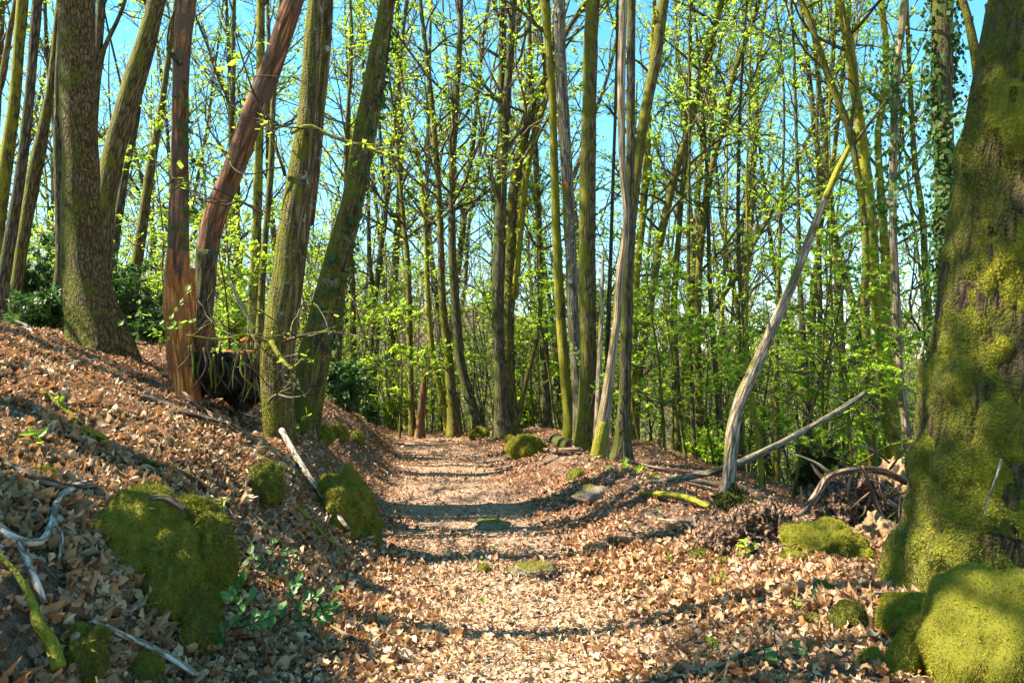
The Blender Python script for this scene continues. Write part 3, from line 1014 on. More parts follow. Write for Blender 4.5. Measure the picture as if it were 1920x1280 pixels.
ms.build('moss', M['moss'], T11, smooth=False, origin=l11)['kind'] = 'stuff'
limb(T11, l11, [(508, 640, 10), (525, 668, 9), (545, 690, 7), (560, 680, 4), (580, 655, 3)], 7.2, 'stick_moss', 'branch', d2=6.8, twigs=4, lpt=.2, seed=4, length=.4)
limb(T11, l11, [(545, 250, 9), (580, 236, 8), (620, 255, 7), (670, 272, 7), (720, 290, 5)], 7.3, 'stick_moss', 'branch', twigs=5, lpt=.6, seed=6)
limb(T11, l11, [(490, 400, 6), (450, 378, 5), (420, 385, 4), (370, 372, 3)], 7.2, 'stick_brown', 'branch', d2=6.4, twigs=5, lpt=.5, seed=7)
limb(T11, l11, [(530, 640, 7), (570, 628, 5), (610, 622, 4), (660, 628, 3), (710, 640, 2)], 7.1, 'stick_brown', 'branch', d2=6.5, twigs=7, lpt=.1, seed=8)
limb(T11, l11, [(500, 640, 6), (460, 628, 5), (410, 636, 4), (350, 628, 3)], 7.2, 'stick_moss', 'branch', d2=6.7, twigs=6, lpt=.2, seed=9)
limb(T11, l11, [(505, 750, 6), (520, 740, 5), (550, 745, 4), (590, 735, 3)], 7.1, 'stick_brown', 'branch', d2=6.6, twigs=5, lpt=.3, seed=10)
limb(T11, l11, [(535, 330, 7), (505, 240, 5), (470, 160, 4), (440, 60, 3)], 7.4, 'stick_brown', 'branch', d2=6.8, twigs=7, lpt=1.0, seed=12)

T12, c12, l12 = tree('leaning_tree', 'leaning trunk with sunny yellow moss and ivy, behind the big ridged trunk', 'tree',
     [(574, 800, 56.3), (580, 740, 58.1), (592, 660, 59.8), (607, 600, 59.8), (630, 500, 51.0), (655, 400, 45.8), (675, 300, 44.0), (694, 200, 44.0), (711, 100, 39.6), (728, 0, 31.7)], 9.3, 'bark_ridged', 'leaning ivy trunk', H=17, flare=.10, amp=.075, crown=cr(z0=7, lpt=3))
ivy_on(T12, l12, c12, (l12[2] + .9, l12[2] + 7.5), 900, .055, side=-.5, seed=5)
v, fq = surface(T12, l12)
t_, f_ = moss_blades(v, fq, 60000, .028, keep=lambda p, nm, r: (fbm(p * 2.6, 2, 6) * .55 - nm[:, 0] * .6 - .42 - np.abs(p[:, 2] - l12[2] - 1.2) * .14 > 0) & (p[:, 2] > l12[2]), seed=6)
ms = MB()
ms.add(t_, f_)
ms.build('moss', M['moss_bright'], T12, smooth=False, origin=l12)['kind'] = 'stuff'

# beyond the crest
def far(label, px, d, mat='bark_mossy', short=None, name='tree', cat='tree', **k):
    kw = dict(z0=4.2, n1=18, n2=6, n3=4, length=2.8, lpt=4.8, lsize=.07, thin=.0)
    if d < 16: kw['thin'] = .6
    kw.update(k.pop('crown', {}))
    return tree(name, label, cat, px, d, M and mat, short, crown=kw, **k)


far('straight slim trunk at the crest, first beyond the dark holly bush', [(773, 818, 13), (770, 700, 12), (767, 560, 12), (764, 480, 10), (755, 400, 9), (745, 280, 7), (730, 150, 5)], 19.5, 'bark_mossy', 'slim crest trunk')
far('yellow mossed trunk at the crest whose foot slants out to the curved dark trunk', [(853, 815, 22), (840, 660, 18), (829, 560, 14), (825, 400, 13), (812, 220, 11), (798, 90, 9), (788, 0, 8)], 19.0, 'bark_mossy', crown=dict(n1=24))
far('dark trunk with a strongly curved foot where the path crests', [(900, 812, 24), (893, 780, 20), (880, 747, 19), (868, 700, 19), (862, 677, 19), (853, 560, 18), (848, 480, 16), (848, 330, 14), (853, 220, 13), (862, 80, 11), (864, 0, 10)], 18.6, 'bark_dark', 'curved foot trunk', crown=dict(n1=24))
far('thin trunk tangled with the yellow mossed crest trunk, leaning the other way', [(842, 812, 13), (828, 740, 12), (813, 677, 12), (805, 600, 11), (800, 500, 10), (796, 400, 9), (785, 300, 7), (765, 200, 5)], 20.2, 'bark_yellow')
tree('tree_snag', 'short reddish broken snag standing at the crest of the path', 'dead tree', [(787, 820, 15), (790, 770, 13), (794, 725, 11), (797, 690, 5)], 19.2, 'dead_red', extend=False, amp=.15)
TA, cA, lA = far('brown half of the twin trunks above the mossy crest rock', [(944, 815, 34), (941, 790, 27), (938, 700, 24), (933, 600, 23), (937, 450, 25), (943, 300, 21), (953, 150, 15), (962, 0, 14)], 17.0, 'bark_dark', 'twin brown trunks', crown=dict(n1=20))
TB, cB, lB = far('mossy half of the twin trunks, bending toward the trunk cluster', [(958, 812, 30), (954, 690, 23), (953, 600, 22), (957, 500, 22), (961, 375, 20), (973, 300, 18), (996, 210, 17), (1025, 145, 15), (1050, 80, 12), (1088, 20, 10)], 17.3, 'bark_mossy', crown=dict(n1=20))
limb(TB, lB, [(964, 560, 14), (972, 475, 14), (984, 350, 13), (995, 280, 13), (1010, 230, 12), (1021, 190, 11), (1030, 150, 9)], 17.2, 'bark_yellow', 'stem')
limb(TB, lB, [(967, 812, 12), (975, 770, 11), (984, 723, 11), (998, 670, 10), (1008, 627, 9), (1015, 560, 7)], 17.2, 'bark_mossy', 'stem')
ivy_on(TB, lB, cB, (lB[2] + 1.5, lB[2] + 4.6), 260, .09, seed=8)
far('dark upright trunk between the mossy twin and the trunk cluster', [(1024, 815, 20), (1021, 700, 19), (1019, 620, 18), (1013, 500, 14), (1005, 300, 11), (996, 165, 10), (991, 0, 8)], 20.0, 'bark_dark', crown=dict(n1=24))

# the cluster on the right edge of the path
T23, c23, l23 = far('bright yellow mossed trunk of the trunk cluster beside the path', [(1070, 820, 24), (1066, 780, 20), (1059, 700, 20), (1052, 600, 20), (1044, 450, 19), (1039, 300, 16), (1034, 150, 14), (1026, 60, 16), (1022, 0, 19)], 14.3, 'bark_yellow', 'yellow mossed trunk', crown=dict(z0=7))
T24, c24, l24 = far('smooth grey trunk in the cluster, between its yellow and its ridged mossy neighbour', [(1087, 830, 18), (1082, 720, 20), (1075, 600, 22), (1069, 450, 23), (1063, 320, 24), (1053, 150, 24), (1049, 0, 24)], 14.0, 'bark_grey', 'grey cluster trunk', crown=dict(z0=7))
T25, c25, l25 = far('stout upright mossy trunk in the middle of the trunk cluster', [(1095, 855, 42), (1097, 800, 35), (1101, 700, 31), (1102, 600, 33), (1101, 450, 33), (1103, 300, 31), (1106, 150, 30), (1113, 0, 27)], 12.5, 'bark_mossy', 'stout mossy trunk', H=16, flare=.35, crown=dict(z0=7))
limb(T24, l24, [(1060, 340, 7), (1062, 348, 9), (1064, 358, 3)], 13.8, 'dead_orange', 'branch_scar')
T26, c26, l26 = tree('dead_tree', 'pale barkless dead stem with a wavy outline in the cluster', 'dead tree', [(1124, 880, 30), (1127, 850, 26), (1130, 803, 25), (1141, 725, 20), (1150, 650, 17), (1158, 590, 17), (1162, 520, 18), (1170, 470, 16), (1174, 400, 13), (1167, 310, 14), (1165, 150, 16), (1169, 0, 14)], 11.4, 'dead_pale', 'pale barkless stem', H=8, flare=.3, amp=.05)
limb(T26, l26, [(1122, 890, 36), (1122, 850, 30), (1127, 815, 26), (1131, 790, 18)], 11.35, 'stick_moss', 'mossy_foot', amp=.14, sides=16)
far('dark trunk right behind the pale barkless stem', [(1162, 875, 34), (1164, 840, 26), (1170, 720, 20), (1174, 600, 20), (1178, 450, 20), (1182, 300, 18), (1184, 0, 18)], 12.0, 'bark_dark', 'dark cluster trunk', H=16, crown=dict(z0=7))
tree('dead_stake', 'thin grey splintered pole standing between the stout mossy trunk and pale stem', 'dead tree', [(1117, 860, 11), (1122, 740, 11), (1127, 600, 9), (1130, 500, 6), (1131, 465, 3)], 12.1, 'dead_grey', extend=False)
far('thin dark pole close behind the pale barkless stem', [(1136, 860, 10), (1140, 640, 10), (1145, 480, 8), (1150, 320, 7), (1155, 170, 6), (1158, 0, 5)], 12.6, 'bark_dark', crown=dict(n1=8, z0=6))
far('lichen grey tree leaning out of the cluster to the sky gap', [(1170, 870, 24), (1176, 600, 20), (1184, 420, 19), (1197, 300, 20), (1212, 200, 21), (1231, 100, 21), (1244, 0, 22)], 12.3, 'bark_mossy', crown=dict(z0=7))
far('upright thin moss trunk just past the dark cluster trunk', [(1184, 850, 15), (1187, 700, 14), (1191, 550, 14), (1204, 420, 14), (1212, 310, 14), (1216, 240, 12), (1222, 100, 9)], 18.0, 'bark_yellow')
far('long leaning trunk from the foot of the cluster up through the blue gap', [(1187, 860, 19), (1191, 780, 17), (1201, 680, 16), (1219, 575, 15), (1238, 450, 16), (1263, 340, 15), (1295, 225, 15), (1320, 130, 14), (1354, 0, 12)], 17.0, 'bark_mossy', 'long leaning trunk', crown=dict(n1=24))
far('mossy trunk with twin dark pole close beside it, halfway to the grey leaning log', [(1272, 880, 18), (1267, 700, 16), (1264, 580, 13), (1274, 420, 11), (1289, 230, 9), (1296, 0, 7)], 18.0, 'bark_mossy', 'halfway mossy trunk')
far('bent mossy trunk curving up from the fallen pole to the top of the sky gap', [(1307, 880, 16), (1312, 780, 15), (1308, 640, 14), (1311, 500, 14), (1319, 425, 13), (1333, 320, 13), (1355, 240, 13), (1372, 150, 12), (1408, 50, 10), (1425, 0, 8)], 18.4, 'bark_mossy', 'bent mossy trunk', crown=dict(n1=24))
far('thin black stem crossing in front of the bent mossy trunk', [(1302, 865, 9), (1296, 700, 8), (1291, 560, 8), (1291, 400, 7), (1293, 260, 5)], 16.0, 'bark_dark')
far('dark trunk leaning toward the cluster just before the grey leaning log', [(1355, 880, 14), (1350, 800, 13), (1344, 710, 12), (1336, 620, 11), (1330, 500, 9), (1326, 330, 7)], 18.0, 'bark_dark')
far('slim dark trunk straight behind the foot of the grey leaning log', [(1390, 890, 13), (1391, 700, 11), (1390, 590, 10), (1384, 420, 8), (1388, 200, 6)], 17.0, 'bark_dark')
far('short yellow mossed sapling trunk before the grey leaning log', [(1350, 720, 9), (1353, 620, 8), (1358, 520, 7), (1362, 380, 5)], 21.0, 'bark_yellow')

LG, cG, lG = tree('leaning_log', 'bare grey dead trunk leaning from a mossy stump toward the forked tree', 'dead tree',
     [(1362, 950, 26.4), (1366, 900, 24.6), (1375, 804, 25.5), (1388, 750, 24.6), (1406, 710, 23.8), (1424, 670, 22.0), (1440, 635, 21.1), (1446, 620, 20.2), (1470, 568, 19.4), (1495, 510, 18.5), (1508, 475, 16.7), (1521, 438, 15.8), (1550, 365, 13.2), (1590, 280, 9.7)], 9.6, 'dead_grey', 'grey leaning log', extend=False, flare=.25, amp=.06, n=80)
limb(LG, lG, [(1449, 640, 6), (1443, 612, 5), (1440, 585, 3)], 9.5, 'dead_grey', 'branch_stub')
limb(LG, lG, [(1416, 720, 5), (1395, 700, 4), (1372, 683, 2)], 9.6, 'stick_moss', 'branch_stub')
limb(LG, lG, [(1548, 372, 14), (1568, 325, 13), (1592, 275, 10)], 9.58, 'bark_yellow', 'mossy_top', amp=.12)

# right hand wood
T36, c36, l36 = far('winding mossy trunk that the grey leaning log points up into', [(1636, 900, 18), (1634, 800, 15), (1629, 685, 15), (1619, 580, 14), (1624, 500, 14), (1619, 400, 13), (1607, 320, 13), (1594, 250, 14), (1572, 190, 14), (1552, 140, 13), (1535, 90, 12), (1515, 30, 11), (1503, 0, 9)], 14.0, 'bark_mossy', 'winding mossy trunk', crown=dict(z0=6))
limb(T36, l36, [(1594, 250, 9), (1601, 200, 8), (1606, 150, 7), (1590, 80, 6), (1578, 0, 5)], 14.0, 'bark_mossy', 'limb', twigs=6, lpt=2, seed=4)
limb(T36, l36, [(1603, 345, 6), (1575, 335, 5), (1550, 325, 4), (1540, 290, 3), (1530, 250, 3)], 13.9, 'bark_dark', 'branch', twigs=5, lpt=1.5, seed=5)
T37, c37, l37 = far('stout yellow mossed trunk beside the thin pale dead pole', [(1676, 905, 34), (1669, 779, 33), (1656, 653, 28), (1642, 560, 23), (1635, 450, 22), (1627, 350, 21), (1615, 250, 20), (1602, 160, 19), (1593, 90, 19), (1572, 0, 18)], 14.5, 'bark_yellow', 'stout yellow trunk', H=17, flare=.3, crown=dict(z0=7))
T38, c38, l38 = tree('dead_tree', 'thin pale pinkish dead pole just short of the great mossy trunk', 'dead tree', [(1707, 890, 18), (1700, 810, 16), (1692, 745, 15), (1686, 685, 14), (1681, 560, 15), (1675, 450, 15), (1675, 300, 15), (1680, 150, 15), (1690, 60, 14), (1700, -60, 11)], 12.0, 'dead_pale', 'pale pinkish pole', H=8, flare=.15, amp=.04)
ivy_on(T38, l38, c38, (l38[2] + 4.6, l38[2] + 8), 900, .075, spread=.26, seed=11)
T39, c39, l39 = far('dark ivy clad trunk high behind the great mossy trunk', [(1790, 900, 34), (1780, 700, 34), (1772, 500, 33), (1770, 400, 33), (1770, 300, 35), (1766, 150, 38), (1767, 0, 40)], 11.0, 'bark_dark', 'dark ivy clad trunk', H=15, crown=dict(z0=7))
ivy_on(T39, l39, c39, (l39[2] + 1.5, l39[2] + 9), 4600, .075, spread=.10, seed=12)
far('slim mossy trunk half hidden behind the stout yellow trunk', [(1668, 880, 18), (1662, 620, 17), (1658, 450, 16), (1652, 375, 15), (1646, 250, 13), (1655, 200, 13), (1662, 100, 12), (1652, 0, 12)], 18.0, 'bark_yellow')
limb(T36, l36, [(1598, 300, 4), (1560, 420, 0), (1500, 470, 4), (1400, 520, 3)][:1] + [(1560, 345, 5), (1500, 375, 4), (1440, 420, 3), (1330, 500, 2)], 13.6, 'bark_mossy', 'branch', d2=11.5, twigs=9, lpt=2.2, seed=21)
far('ivy speckled slim trunk between the pale pinkish pole and the great mossy trunk', [(1752, 880, 15), (1745, 640, 14), (1735, 500, 12), (1729, 400, 12), (1715, 300, 11), (1706, 150, 9), (1700, 0, 7)], 18.0, 'bark_mossy')
far('brown thin trunk high against the great mossy trunk', [(1850, 420, 20), (1838, 200, 19), (1830, 110, 19), (1818, 50, 17), (1805, 0, 15)], 10.0, 'bark_brown', crown=dict(n1=8))
far('dark conifer trunk seen through the crook of the winding mossy trunk', [(1590, 880, 20), (1587, 820, 18), (1579, 685, 17), (1575, 620, 17), (1570, 500, 15), (1556, 375, 14), (1546, 250, 11), (1534, 150, 9), (1520, 0, 7)], 22.0, 'bark_dark', 'dark conifer trunk')
far('thin dark upright trunk under the top of the grey leaning log', [(1540, 880, 12), (1538, 620, 11), (1535, 430, 9), (1532, 250, 6)], 20.0, 'bark_dark')
far('dark shaded trunk above the bare root plate', [(1516, 960, 20), (1516, 880, 18), (1514, 780, 16), (1507, 660, 13), (1500, 540, 10), (1496, 350, 7)], 15.0, 'bark_dark', 'shaded trunk')
far('mossy thin twin stem between the grey leaning log and the root plate', [(1458, 960, 12), (1457, 800, 10), (1456, 650, 9), (1462, 450, 7), (1470, 250, 5)], 15.5, 'bark_mossy')
far('short bent mossy stem right beside the foot of the grey leaning log', [(1430, 950, 12), (1428, 880, 11), (1418, 800, 10), (1408, 745, 9), (1400, 640, 6), (1402, 520, 4)], 12.6, 'bark_yellow', crown=dict(n1=8, z0=1.5, length=1.2))
far('thin yellow sapling above the fallen grey pole', [(1549, 880, 8), (1549, 810, 7), (1553, 720, 6), (1560, 600, 5), (1556, 460, 4)], 15.0, 'bark_yellow', crown=dict(n1=12, z0=1.5, length=1.4))
far('thin leaning trunk far behind, between thin mossy pole and leaning ivy trunk', [(700, 815, 14), (702, 700, 12), (708, 600, 11), (694, 500, 9), (690, 350, 7), (684, 200, 6)], 24.0, 'bark_dark')
far('brown slim trunk behind the dark holly bush at the bend', [(664, 760, 15), (662, 640, 13), (660, 520, 11), (652, 380, 8), (655, 150, 5)], 21.0, 'bark_brown')
far('reddish slim trunk touching the leaning ivy trunk near its foot', [(636, 760, 16), (634, 660, 15), (640, 560, 13), (648, 420, 10), (650, 250, 8), (660, 80, 6)], 17.0, 'bark_brown')

# the great mossy trunk
GT = [(1850, 1180, 330), (1850, 1100, 318), (1853, 1020, 304), (1859, 930, 288), (1866, 800, 264), (1876, 650, 232), (1889, 480, 218), (1905, 320, 204), (1926, 150, 190), (1950, 0, 180)]
GR, cR, lR = tree('mossy_tree', 'great tapering trunk wrapped in green moss beside the mossy boulders', 'tree', GT, 4.9, 'bark_great', 'great mossy trunk', H=13, flare=.0, amp=.05, n=260, sides=64)
mb = MB()
tubes(mb, cR[None, :, :3], cR[None, :, 3] * 1.0, 90, 0, lambda th, s, r, b: r * (1.0 + .055 * fbm(np.stack([b[..., 0] * 2.6, b[..., 1] * 2.6, b[..., 2] * 1.6], -1), 4, 33) + .19 * np.abs(fbm(np.stack([b[..., 0] * 5, b[..., 1] * 5, b[..., 2] * 4], -1), 3, 8)) - .09 + .12 * np.exp(-np.clip(s - .25, 0, 9) / .3) * (1 + .6 * np.cos(4 * th))))
v = np.concatenate(mb.v)
fq = [f for f, m in mb.f if f.shape[1] == 4][0]
zmax = P(1900, -60, 4.6)[2]
fq = fq[(v[fq][:, :, 2].mean(1) < zmax) & (v[fq][:, :, 1].mean(1) < 5.05)]


def mk(p, nm, r):
    q = fbm(p * np.array([3.4, 3.4, 1.5]), 3, 12)
    return q + .66 - .22 * sstep(3.4, 5, p[:, 2]) > r.normal(0, .16, len(p))


t_, f_ = moss_blades(v, fq, 240000, .016, keep=mk, seed=9, droop=.75, width=.32)
ms = MB()
ms.add(t_, f_)
# moss cushions: the lumpy skin the blades stand on
used = fbm(v * np.array([3.4, 3.4, 1.5]), 3, 12) + .66 > .05
fm = fq[used[fq].all(1)]
ms.add(v, fm)
ms.build('moss', M['moss_trunk'], GR, origin=lR)['kind'] = 'stuff'
limb(GR, lR, [(1878, 860, 5), (1866, 900, 4), (1853, 935, 4), (1846, 970, 3)], 4.25, 'stick', 'twig', amp=.02)
cb = MB()
crown_mesh(cb, cR[:, :3], cR[:, 3], 8.0, n1=18, n2=7, n3=4, length=4.0, lpt=2.4, seed=77)
cb.build('crown', [M['twig'], M['leaf']], GR, origin=lR)

# ------------------------------------------------------------------ boulders and stones
def at_px(u, v, up=0.0):
    g = ground_hit(u, v)
    return g


def bpx(name, label, u, vb, w, h, depth=.9, **k):
    """boulder whose foot shows at (u, vb), w x h photo pixels"""
    g = ground_hit(u, vb)
    s = g[1] / F
    rx, top = w * .5 * s, g[2] + h * s
    rz = h * s * .75
    cen = (g[0], g[1] + rx * depth * .6, top - rz)
    return boulder(name, label, cen, (rx, rx * depth, rz), **k)


lo_ = lambda u, v, d, rx, ry, rz, rot=0, ti=0: (P(u, v, d), (rx, ry, rz), rot, ti)
boulder('boulder', 'tall dark green mossy boulder bulging out of the left bank', P(262, 1050, 4.08), (.26, .26, .33), moss=170000, mlen=.016, seed=3, amp=.21, freq=1.7,
        lobes=[lo_(325, 1120, 3.96, .15, .18, .30), lo_(368, 1195, 3.92, .085, .12, .22, 0, .15), lo_(392, 1052, 4.2, .125, .18, .25), lo_(350, 985, 4.28, .15, .16, .14), lo_(285, 1200, 4.05, .22, .2, .2)], cover=.3, droop=1.1)
boulder('boulder', 'huge rounded yellow green mossy boulder against the great mossy trunk', (P(1885, 1250, 3.35)[0], 3.4, .36), (.29, .34, .37), moss=150000, mlen=.0085, seed=8, amp=.17, freq=1.7, mmat='moss_bright', cover=.6,
        lobes=[((P(1950, 1250, 3.35)[0], 3.35, .26), (.25, .3, .4), 0, 0)])
boulder('boulder', 'flat mossy boulder between the huge rounded boulder and the great trunk foot', P(1716, 1160, 3.95), (.17, .18, .11), moss=60000, mlen=.009, seed=11, amp=.24, mmat='moss_bright', cover=.6)
boulder('boulder', 'bright yellow moss covered boulder before the bare root plate', (P(1560, 1040, 5.7)[0], 5.85, P(1560, 1040, 5.75)[2] - .03), (.35, .3, .24), moss=110000, mlen=.011, seed=5, amp=.22, freq=1.8, mmat='moss_bright', cover=.7,
        lobes=[((P(1478, 1050, 5.7)[0], 5.75, P(1478, 1060, 5.7)[2] - .03), (.14, .16, .1), 0, 0)])
bpx('stone', 'small moss cushion at the foot of the huge boulder', 1640, 1262, 44, 40, moss=10500, mlen=0.0084, seed=14, mmat='moss_bright', cover=.6, sub=4, cat='stone')
bpx('stone', 'narrow mossy stone tucked against the flank of the huge boulder', 1702, 1275, 50, 78, moss=18000, mlen=0.0090, seed=15, mmat='moss_bright', cover=.6, sub=4, cat='stone')
bpx('stone', 'tiny bright moss cushion in the leaves right of the path', 1530, 1178, 32, 24, moss=6000, mlen=0.0078, seed=16, mmat='moss_bright', cover=.6, sub=3, cat='stone')
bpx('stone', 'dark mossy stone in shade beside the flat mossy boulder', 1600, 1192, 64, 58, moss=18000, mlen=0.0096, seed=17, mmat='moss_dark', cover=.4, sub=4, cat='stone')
bpx('stone', 'low moss cushion among leaves between the yellow boulder and the path', 1545, 1112, 34, 20, moss=6000, mlen=0.0078, seed=18, cover=.5, sub=3, cat='stone')
bpx('stone', 'pale half buried stone with a moss patch in the middle of the path', 1005, 1080, 84, 20, depth=.8, moss=9000, mlen=.009, seed=21, mat='rock_plain', cover=-.35, sub=5, cat='stone', amp=.3)
bpx('stone', 'small mossy stone just beside the pale stone in the path', 908, 1076, 24, 16, moss=2500, mlen=.009, seed=22, cover=.2, sub=3, cat='stone')
bpx('stone', 'grey flat topped stone in the shaded part of the path', 925, 992, 62, 17, depth=.8, moss=2500, mlen=.010, seed=23, mat='rock_plain', cover=-.5, sub=4, cat='stone', amp=.32)
bpx('stone', 'rounded grey stone set in the berm right of the path', 1118, 940, 76, 24, depth=.8, moss=2000, mlen=.012, seed=24, mat='rock_plain', cover=-.6, sub=4, cat='stone', amp=.3)
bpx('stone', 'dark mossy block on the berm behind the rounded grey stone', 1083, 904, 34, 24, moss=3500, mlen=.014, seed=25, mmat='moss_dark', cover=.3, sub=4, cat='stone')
bpx('boulder', 'wide mossy rock at the foot of the trunk cluster by the path', 990, 858, 66, 42, moss=22000, mlen=.022, seed=27, mmat='moss_bright', cover=.35, amp=.25)
bpx('stone', 'mossy stone at the path crest below the curved foot trunk', 900, 822, 38, 20, moss=7000, mlen=.025, seed=28, cover=.3, sub=4, cat='stone')
bpx('stone', 'pale stone at the foot of the brown twin trunk', 932, 820, 26, 16, moss=1500, mlen=.02, seed=29, mat='rock_plain', cover=-.4, sub=3, cat='stone')
bpx('stone', 'little mossy stone next to the wide mossy rock', 955, 832, 22, 14, moss=3000, mlen=.02, seed=30, mmat='moss_bright', cover=.2, sub=3, cat='stone')
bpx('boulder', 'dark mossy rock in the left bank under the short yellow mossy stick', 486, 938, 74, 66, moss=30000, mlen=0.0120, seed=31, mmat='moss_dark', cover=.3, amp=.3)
bpx('boulder', 'dark shaded mossy rock in the undercut bank below the long pale stick', 640, 1000, 120, 100, moss=42000, mlen=.014, seed=32, mmat='moss', cover=.1, amp=.4)
bpx('stone', 'mossy stone at the very foot of the left bank beside the path', 690, 1022, 42, 56, moss=13500, mlen=0.0108, seed=33, cover=.2, sub=4, cat='stone')
bpx('stone', 'bright mossy stone on the bank top past the big ridged trunk', 600, 826, 44, 28, moss=7000, mlen=.02, seed=34, mmat='moss_bright', cover=.4, sub=4, cat='stone')
bpx('stone', 'mossy stone second along the bank top toward the crest', 634, 822, 34, 24, moss=5000, mlen=.02, seed=35, cover=.3, sub=4, cat='stone')
bpx('stone', 'brown green stone last along the bank top before the holly bush', 668, 832, 28, 24, moss=3000, mlen=.02, seed=36, mmat='moss_dark', cover=.2, sub=4, cat='stone')
bpx('stone', 'mossy lump in the corner below the tall bank boulder', 150, 1262, 70, 70, moss=33000, mlen=0.0120, seed=38, cover=.5, sub=4, cat='stone', amp=.3)
bpx('stone', 'small mossy lump under the pale stick beside the tall bank boulder', 250, 1272, 70, 34, moss=15000, mlen=0.0108, seed=39, cover=.4, sub=4, cat='stone')
bpx('stone', 'moss patch cushion among leaves left above the tall bank boulder', 66, 902, 66, 22, moss=15000, mlen=0.0108, seed=40, cover=.5, sub=4, cat='stone')
bpx('stone', 'mossy stone touching the tall bank boulder on its path side', 432, 1130, 30, 40, moss=9000, mlen=0.0096, seed=41, cover=.4, sub=4, cat='stone')
bpx('stone', 'mossy stub lying before the thick brown trunk', 222, 668, 40, 24, moss=7000, mlen=.022, seed=42, mmat='moss_dark', cover=.4, sub=4, cat='stone')
bpx('stone', 'small yellow moss lump at the edge of the bare root mound', 1362, 1062, 28, 15, moss=3000, mlen=.014, seed=43, mmat='moss_bright', cover=.5, sub=3, cat='stone')
bpx('stone', 'dark low mossy log end under the root mound', 1325, 1054, 60, 18, moss=5000, mlen=.015, seed=44, mmat='moss_dark', cover=.4, sub=4, cat='stone')
g_ = ground_hit(1374, 968)
boulder('mossy_stump', 'mossy broken stump carrying the grey leaning log', (g_[0], g_[1] + .1, g_[2] + .08), (.17, .17, .16), moss=26000, mlen=.02, seed=46, mmat='moss_bright', mat='soil_dark', cover=.15, amp=.55, freq=2.4, cat='stump',
        lobes=[((g_[0] + .13, g_[1] + .02, g_[2] + .02), (.13, .13, .1), 0, 0), ((g_[0] - .1, g_[1] + .03, g_[2] + .02), (.1, .1, .13), 0, 0)])


# ------------------------------------------------------------------ logs, sticks, roots on the ground
def stick(name, label, px, mat='stick', lift=.5, cat='stick', twigs=(), d=None, sides=10, amp=.08, n=30, group=None, dmin=1.6):
    w = []
    for q in px:
        u, v, wd = q[:3]
        if d is None:
            g = ground_hit(u, v, dmin)
            r = wd * .5 * g[1] / F
            g = P(u, v, g[1] - .03)
            g[2] += .045 + r * (lift + .5)
        else:
            dd = d if len(q) < 4 else q[3]
            gh = ground_hit(u, v, dmin)
            if gh is not None and gh[1] - .12 < dd:
                dd = gh[1] - .12
            g = P(u, v, dd)
            r = wd * .5 * dd / F
        w.append((*g, r))
    c = catmull(np.array(w), n)
    c[:, 3] = np.maximum(c[:, 3], .002)
    loc = c[0, :3]
    ends = c[:, 3].copy()
    mb = MB()
    tubes(mb, c[None, :, :3], c[None, :, 3], sides, 0, trunk_disp(0, amp, int(abs(px[0][0])) % 97), seed=int(abs(px[0][0])))
    if not twigs:
        o = mb.build(name, M[mat], origin=loc)
        return tag(o, label, cat, group)
    root = empty(name, loc, label, cat, group)
    mb.build('stem', M[mat], root, origin=loc)
    for t in twigs:
        w = []
        for u, v, wd in t:
            k = np.argmin(np.hypot(*(np.array([proj(p) for p in c[:, :3]]) - [u, v]).T))
            dd = c[k, 1]
            w.append((*P(u, v, dd - .01), wd * .5 * dd / F))
        cc = catmull(np.array(w), 10)
        tb = MB()
        tubes(tb, cc[None, :, :3], np.maximum(cc[None, :, 3], .002), 7, 0, trunk_disp(0, .06, 3))
        tb.build('side_twig', M[mat], root, origin=loc)
    return root


stick('branch', 'pale grey forked branch lying bent on the left bank corner', [(-12, 1010, 18), (30, 1040, 18), (75, 1042, 15), (96, 1008, 13), (108, 960, 12), (135, 938, 14), (172, 924, 12)], 'stick', cat='branch', twigs=[[(102, 985, 8), (116, 1000, 7), (112, 1045, 6), (103, 1095, 4)]])
stick('stick', 'white peeling birch stick standing steeply in the bank corner', [(34, 1042, 12), (55, 1092, 14), (70, 1128, 14), (82, 1158, 12)], 'stick')
stick('stick', 'mossy rotten stick running down the bottom corner of the bank', [(-5, 1062, 9), (35, 1108, 11), (60, 1160, 16), (72, 1205, 22), (95, 1240, 26), (110, 1290, 28)], 'stick_moss')
stick('stick', 'pale bare stick sloping below the tall bank boulder', [(172, 1188, 10), (235, 1217, 12), (298, 1246, 13), (365, 1288, 13)], 'stick')
stick('branch', 'thick brown branch lying above the pale grey forked branch', [(-10, 880, 12), (40, 908, 15), (90, 930, 17), (140, 938, 15), (180, 930, 12)], 'stick_brown', cat='branch')
stick('stick', 'brown stick resting on top of the tall bank boulder', [(262, 948, 10), (290, 934, 14), (315, 935, 14), (345, 956, 12)], 'stick_brown', d=4.0)
stick('stick', 'short mossy stick lit by sun on the leafy bank', [(126, 814, 8), (150, 822, 11), (178, 832, 12), (202, 842, 10)], 'stick_moss')
stick('stick', 'long mossy stick in shade running down the leafy bank', [(70, 740, 7), (118, 782, 9), (150, 808, 8)], 'stick_moss')
stick('stick', 'short yellow mossy stick jutting from the bank under the big ridged trunk', [(472, 852, 12), (505, 866, 12), (535, 880, 11), (562, 893, 8)], 'stick_moss', d=7.6)
stick('stick', 'long pale straight stick leaning down the bank to the path', [(528, 806, 12, 7.2), (560, 862, 12, 6.95), (600, 922, 10, 6.6), (630, 962, 9, 6.4), (653, 990, 7, 6.3)], 'stick', d=7.5)
stick('branch', 'brown forked branch on the leaves below the root tangle', [(262, 758, 9), (310, 772, 10), (355, 792, 10), (424, 808, 6)], 'stick_brown', cat='branch', twigs=[[(315, 774, 6), (345, 774, 5), (385, 788, 4)]])
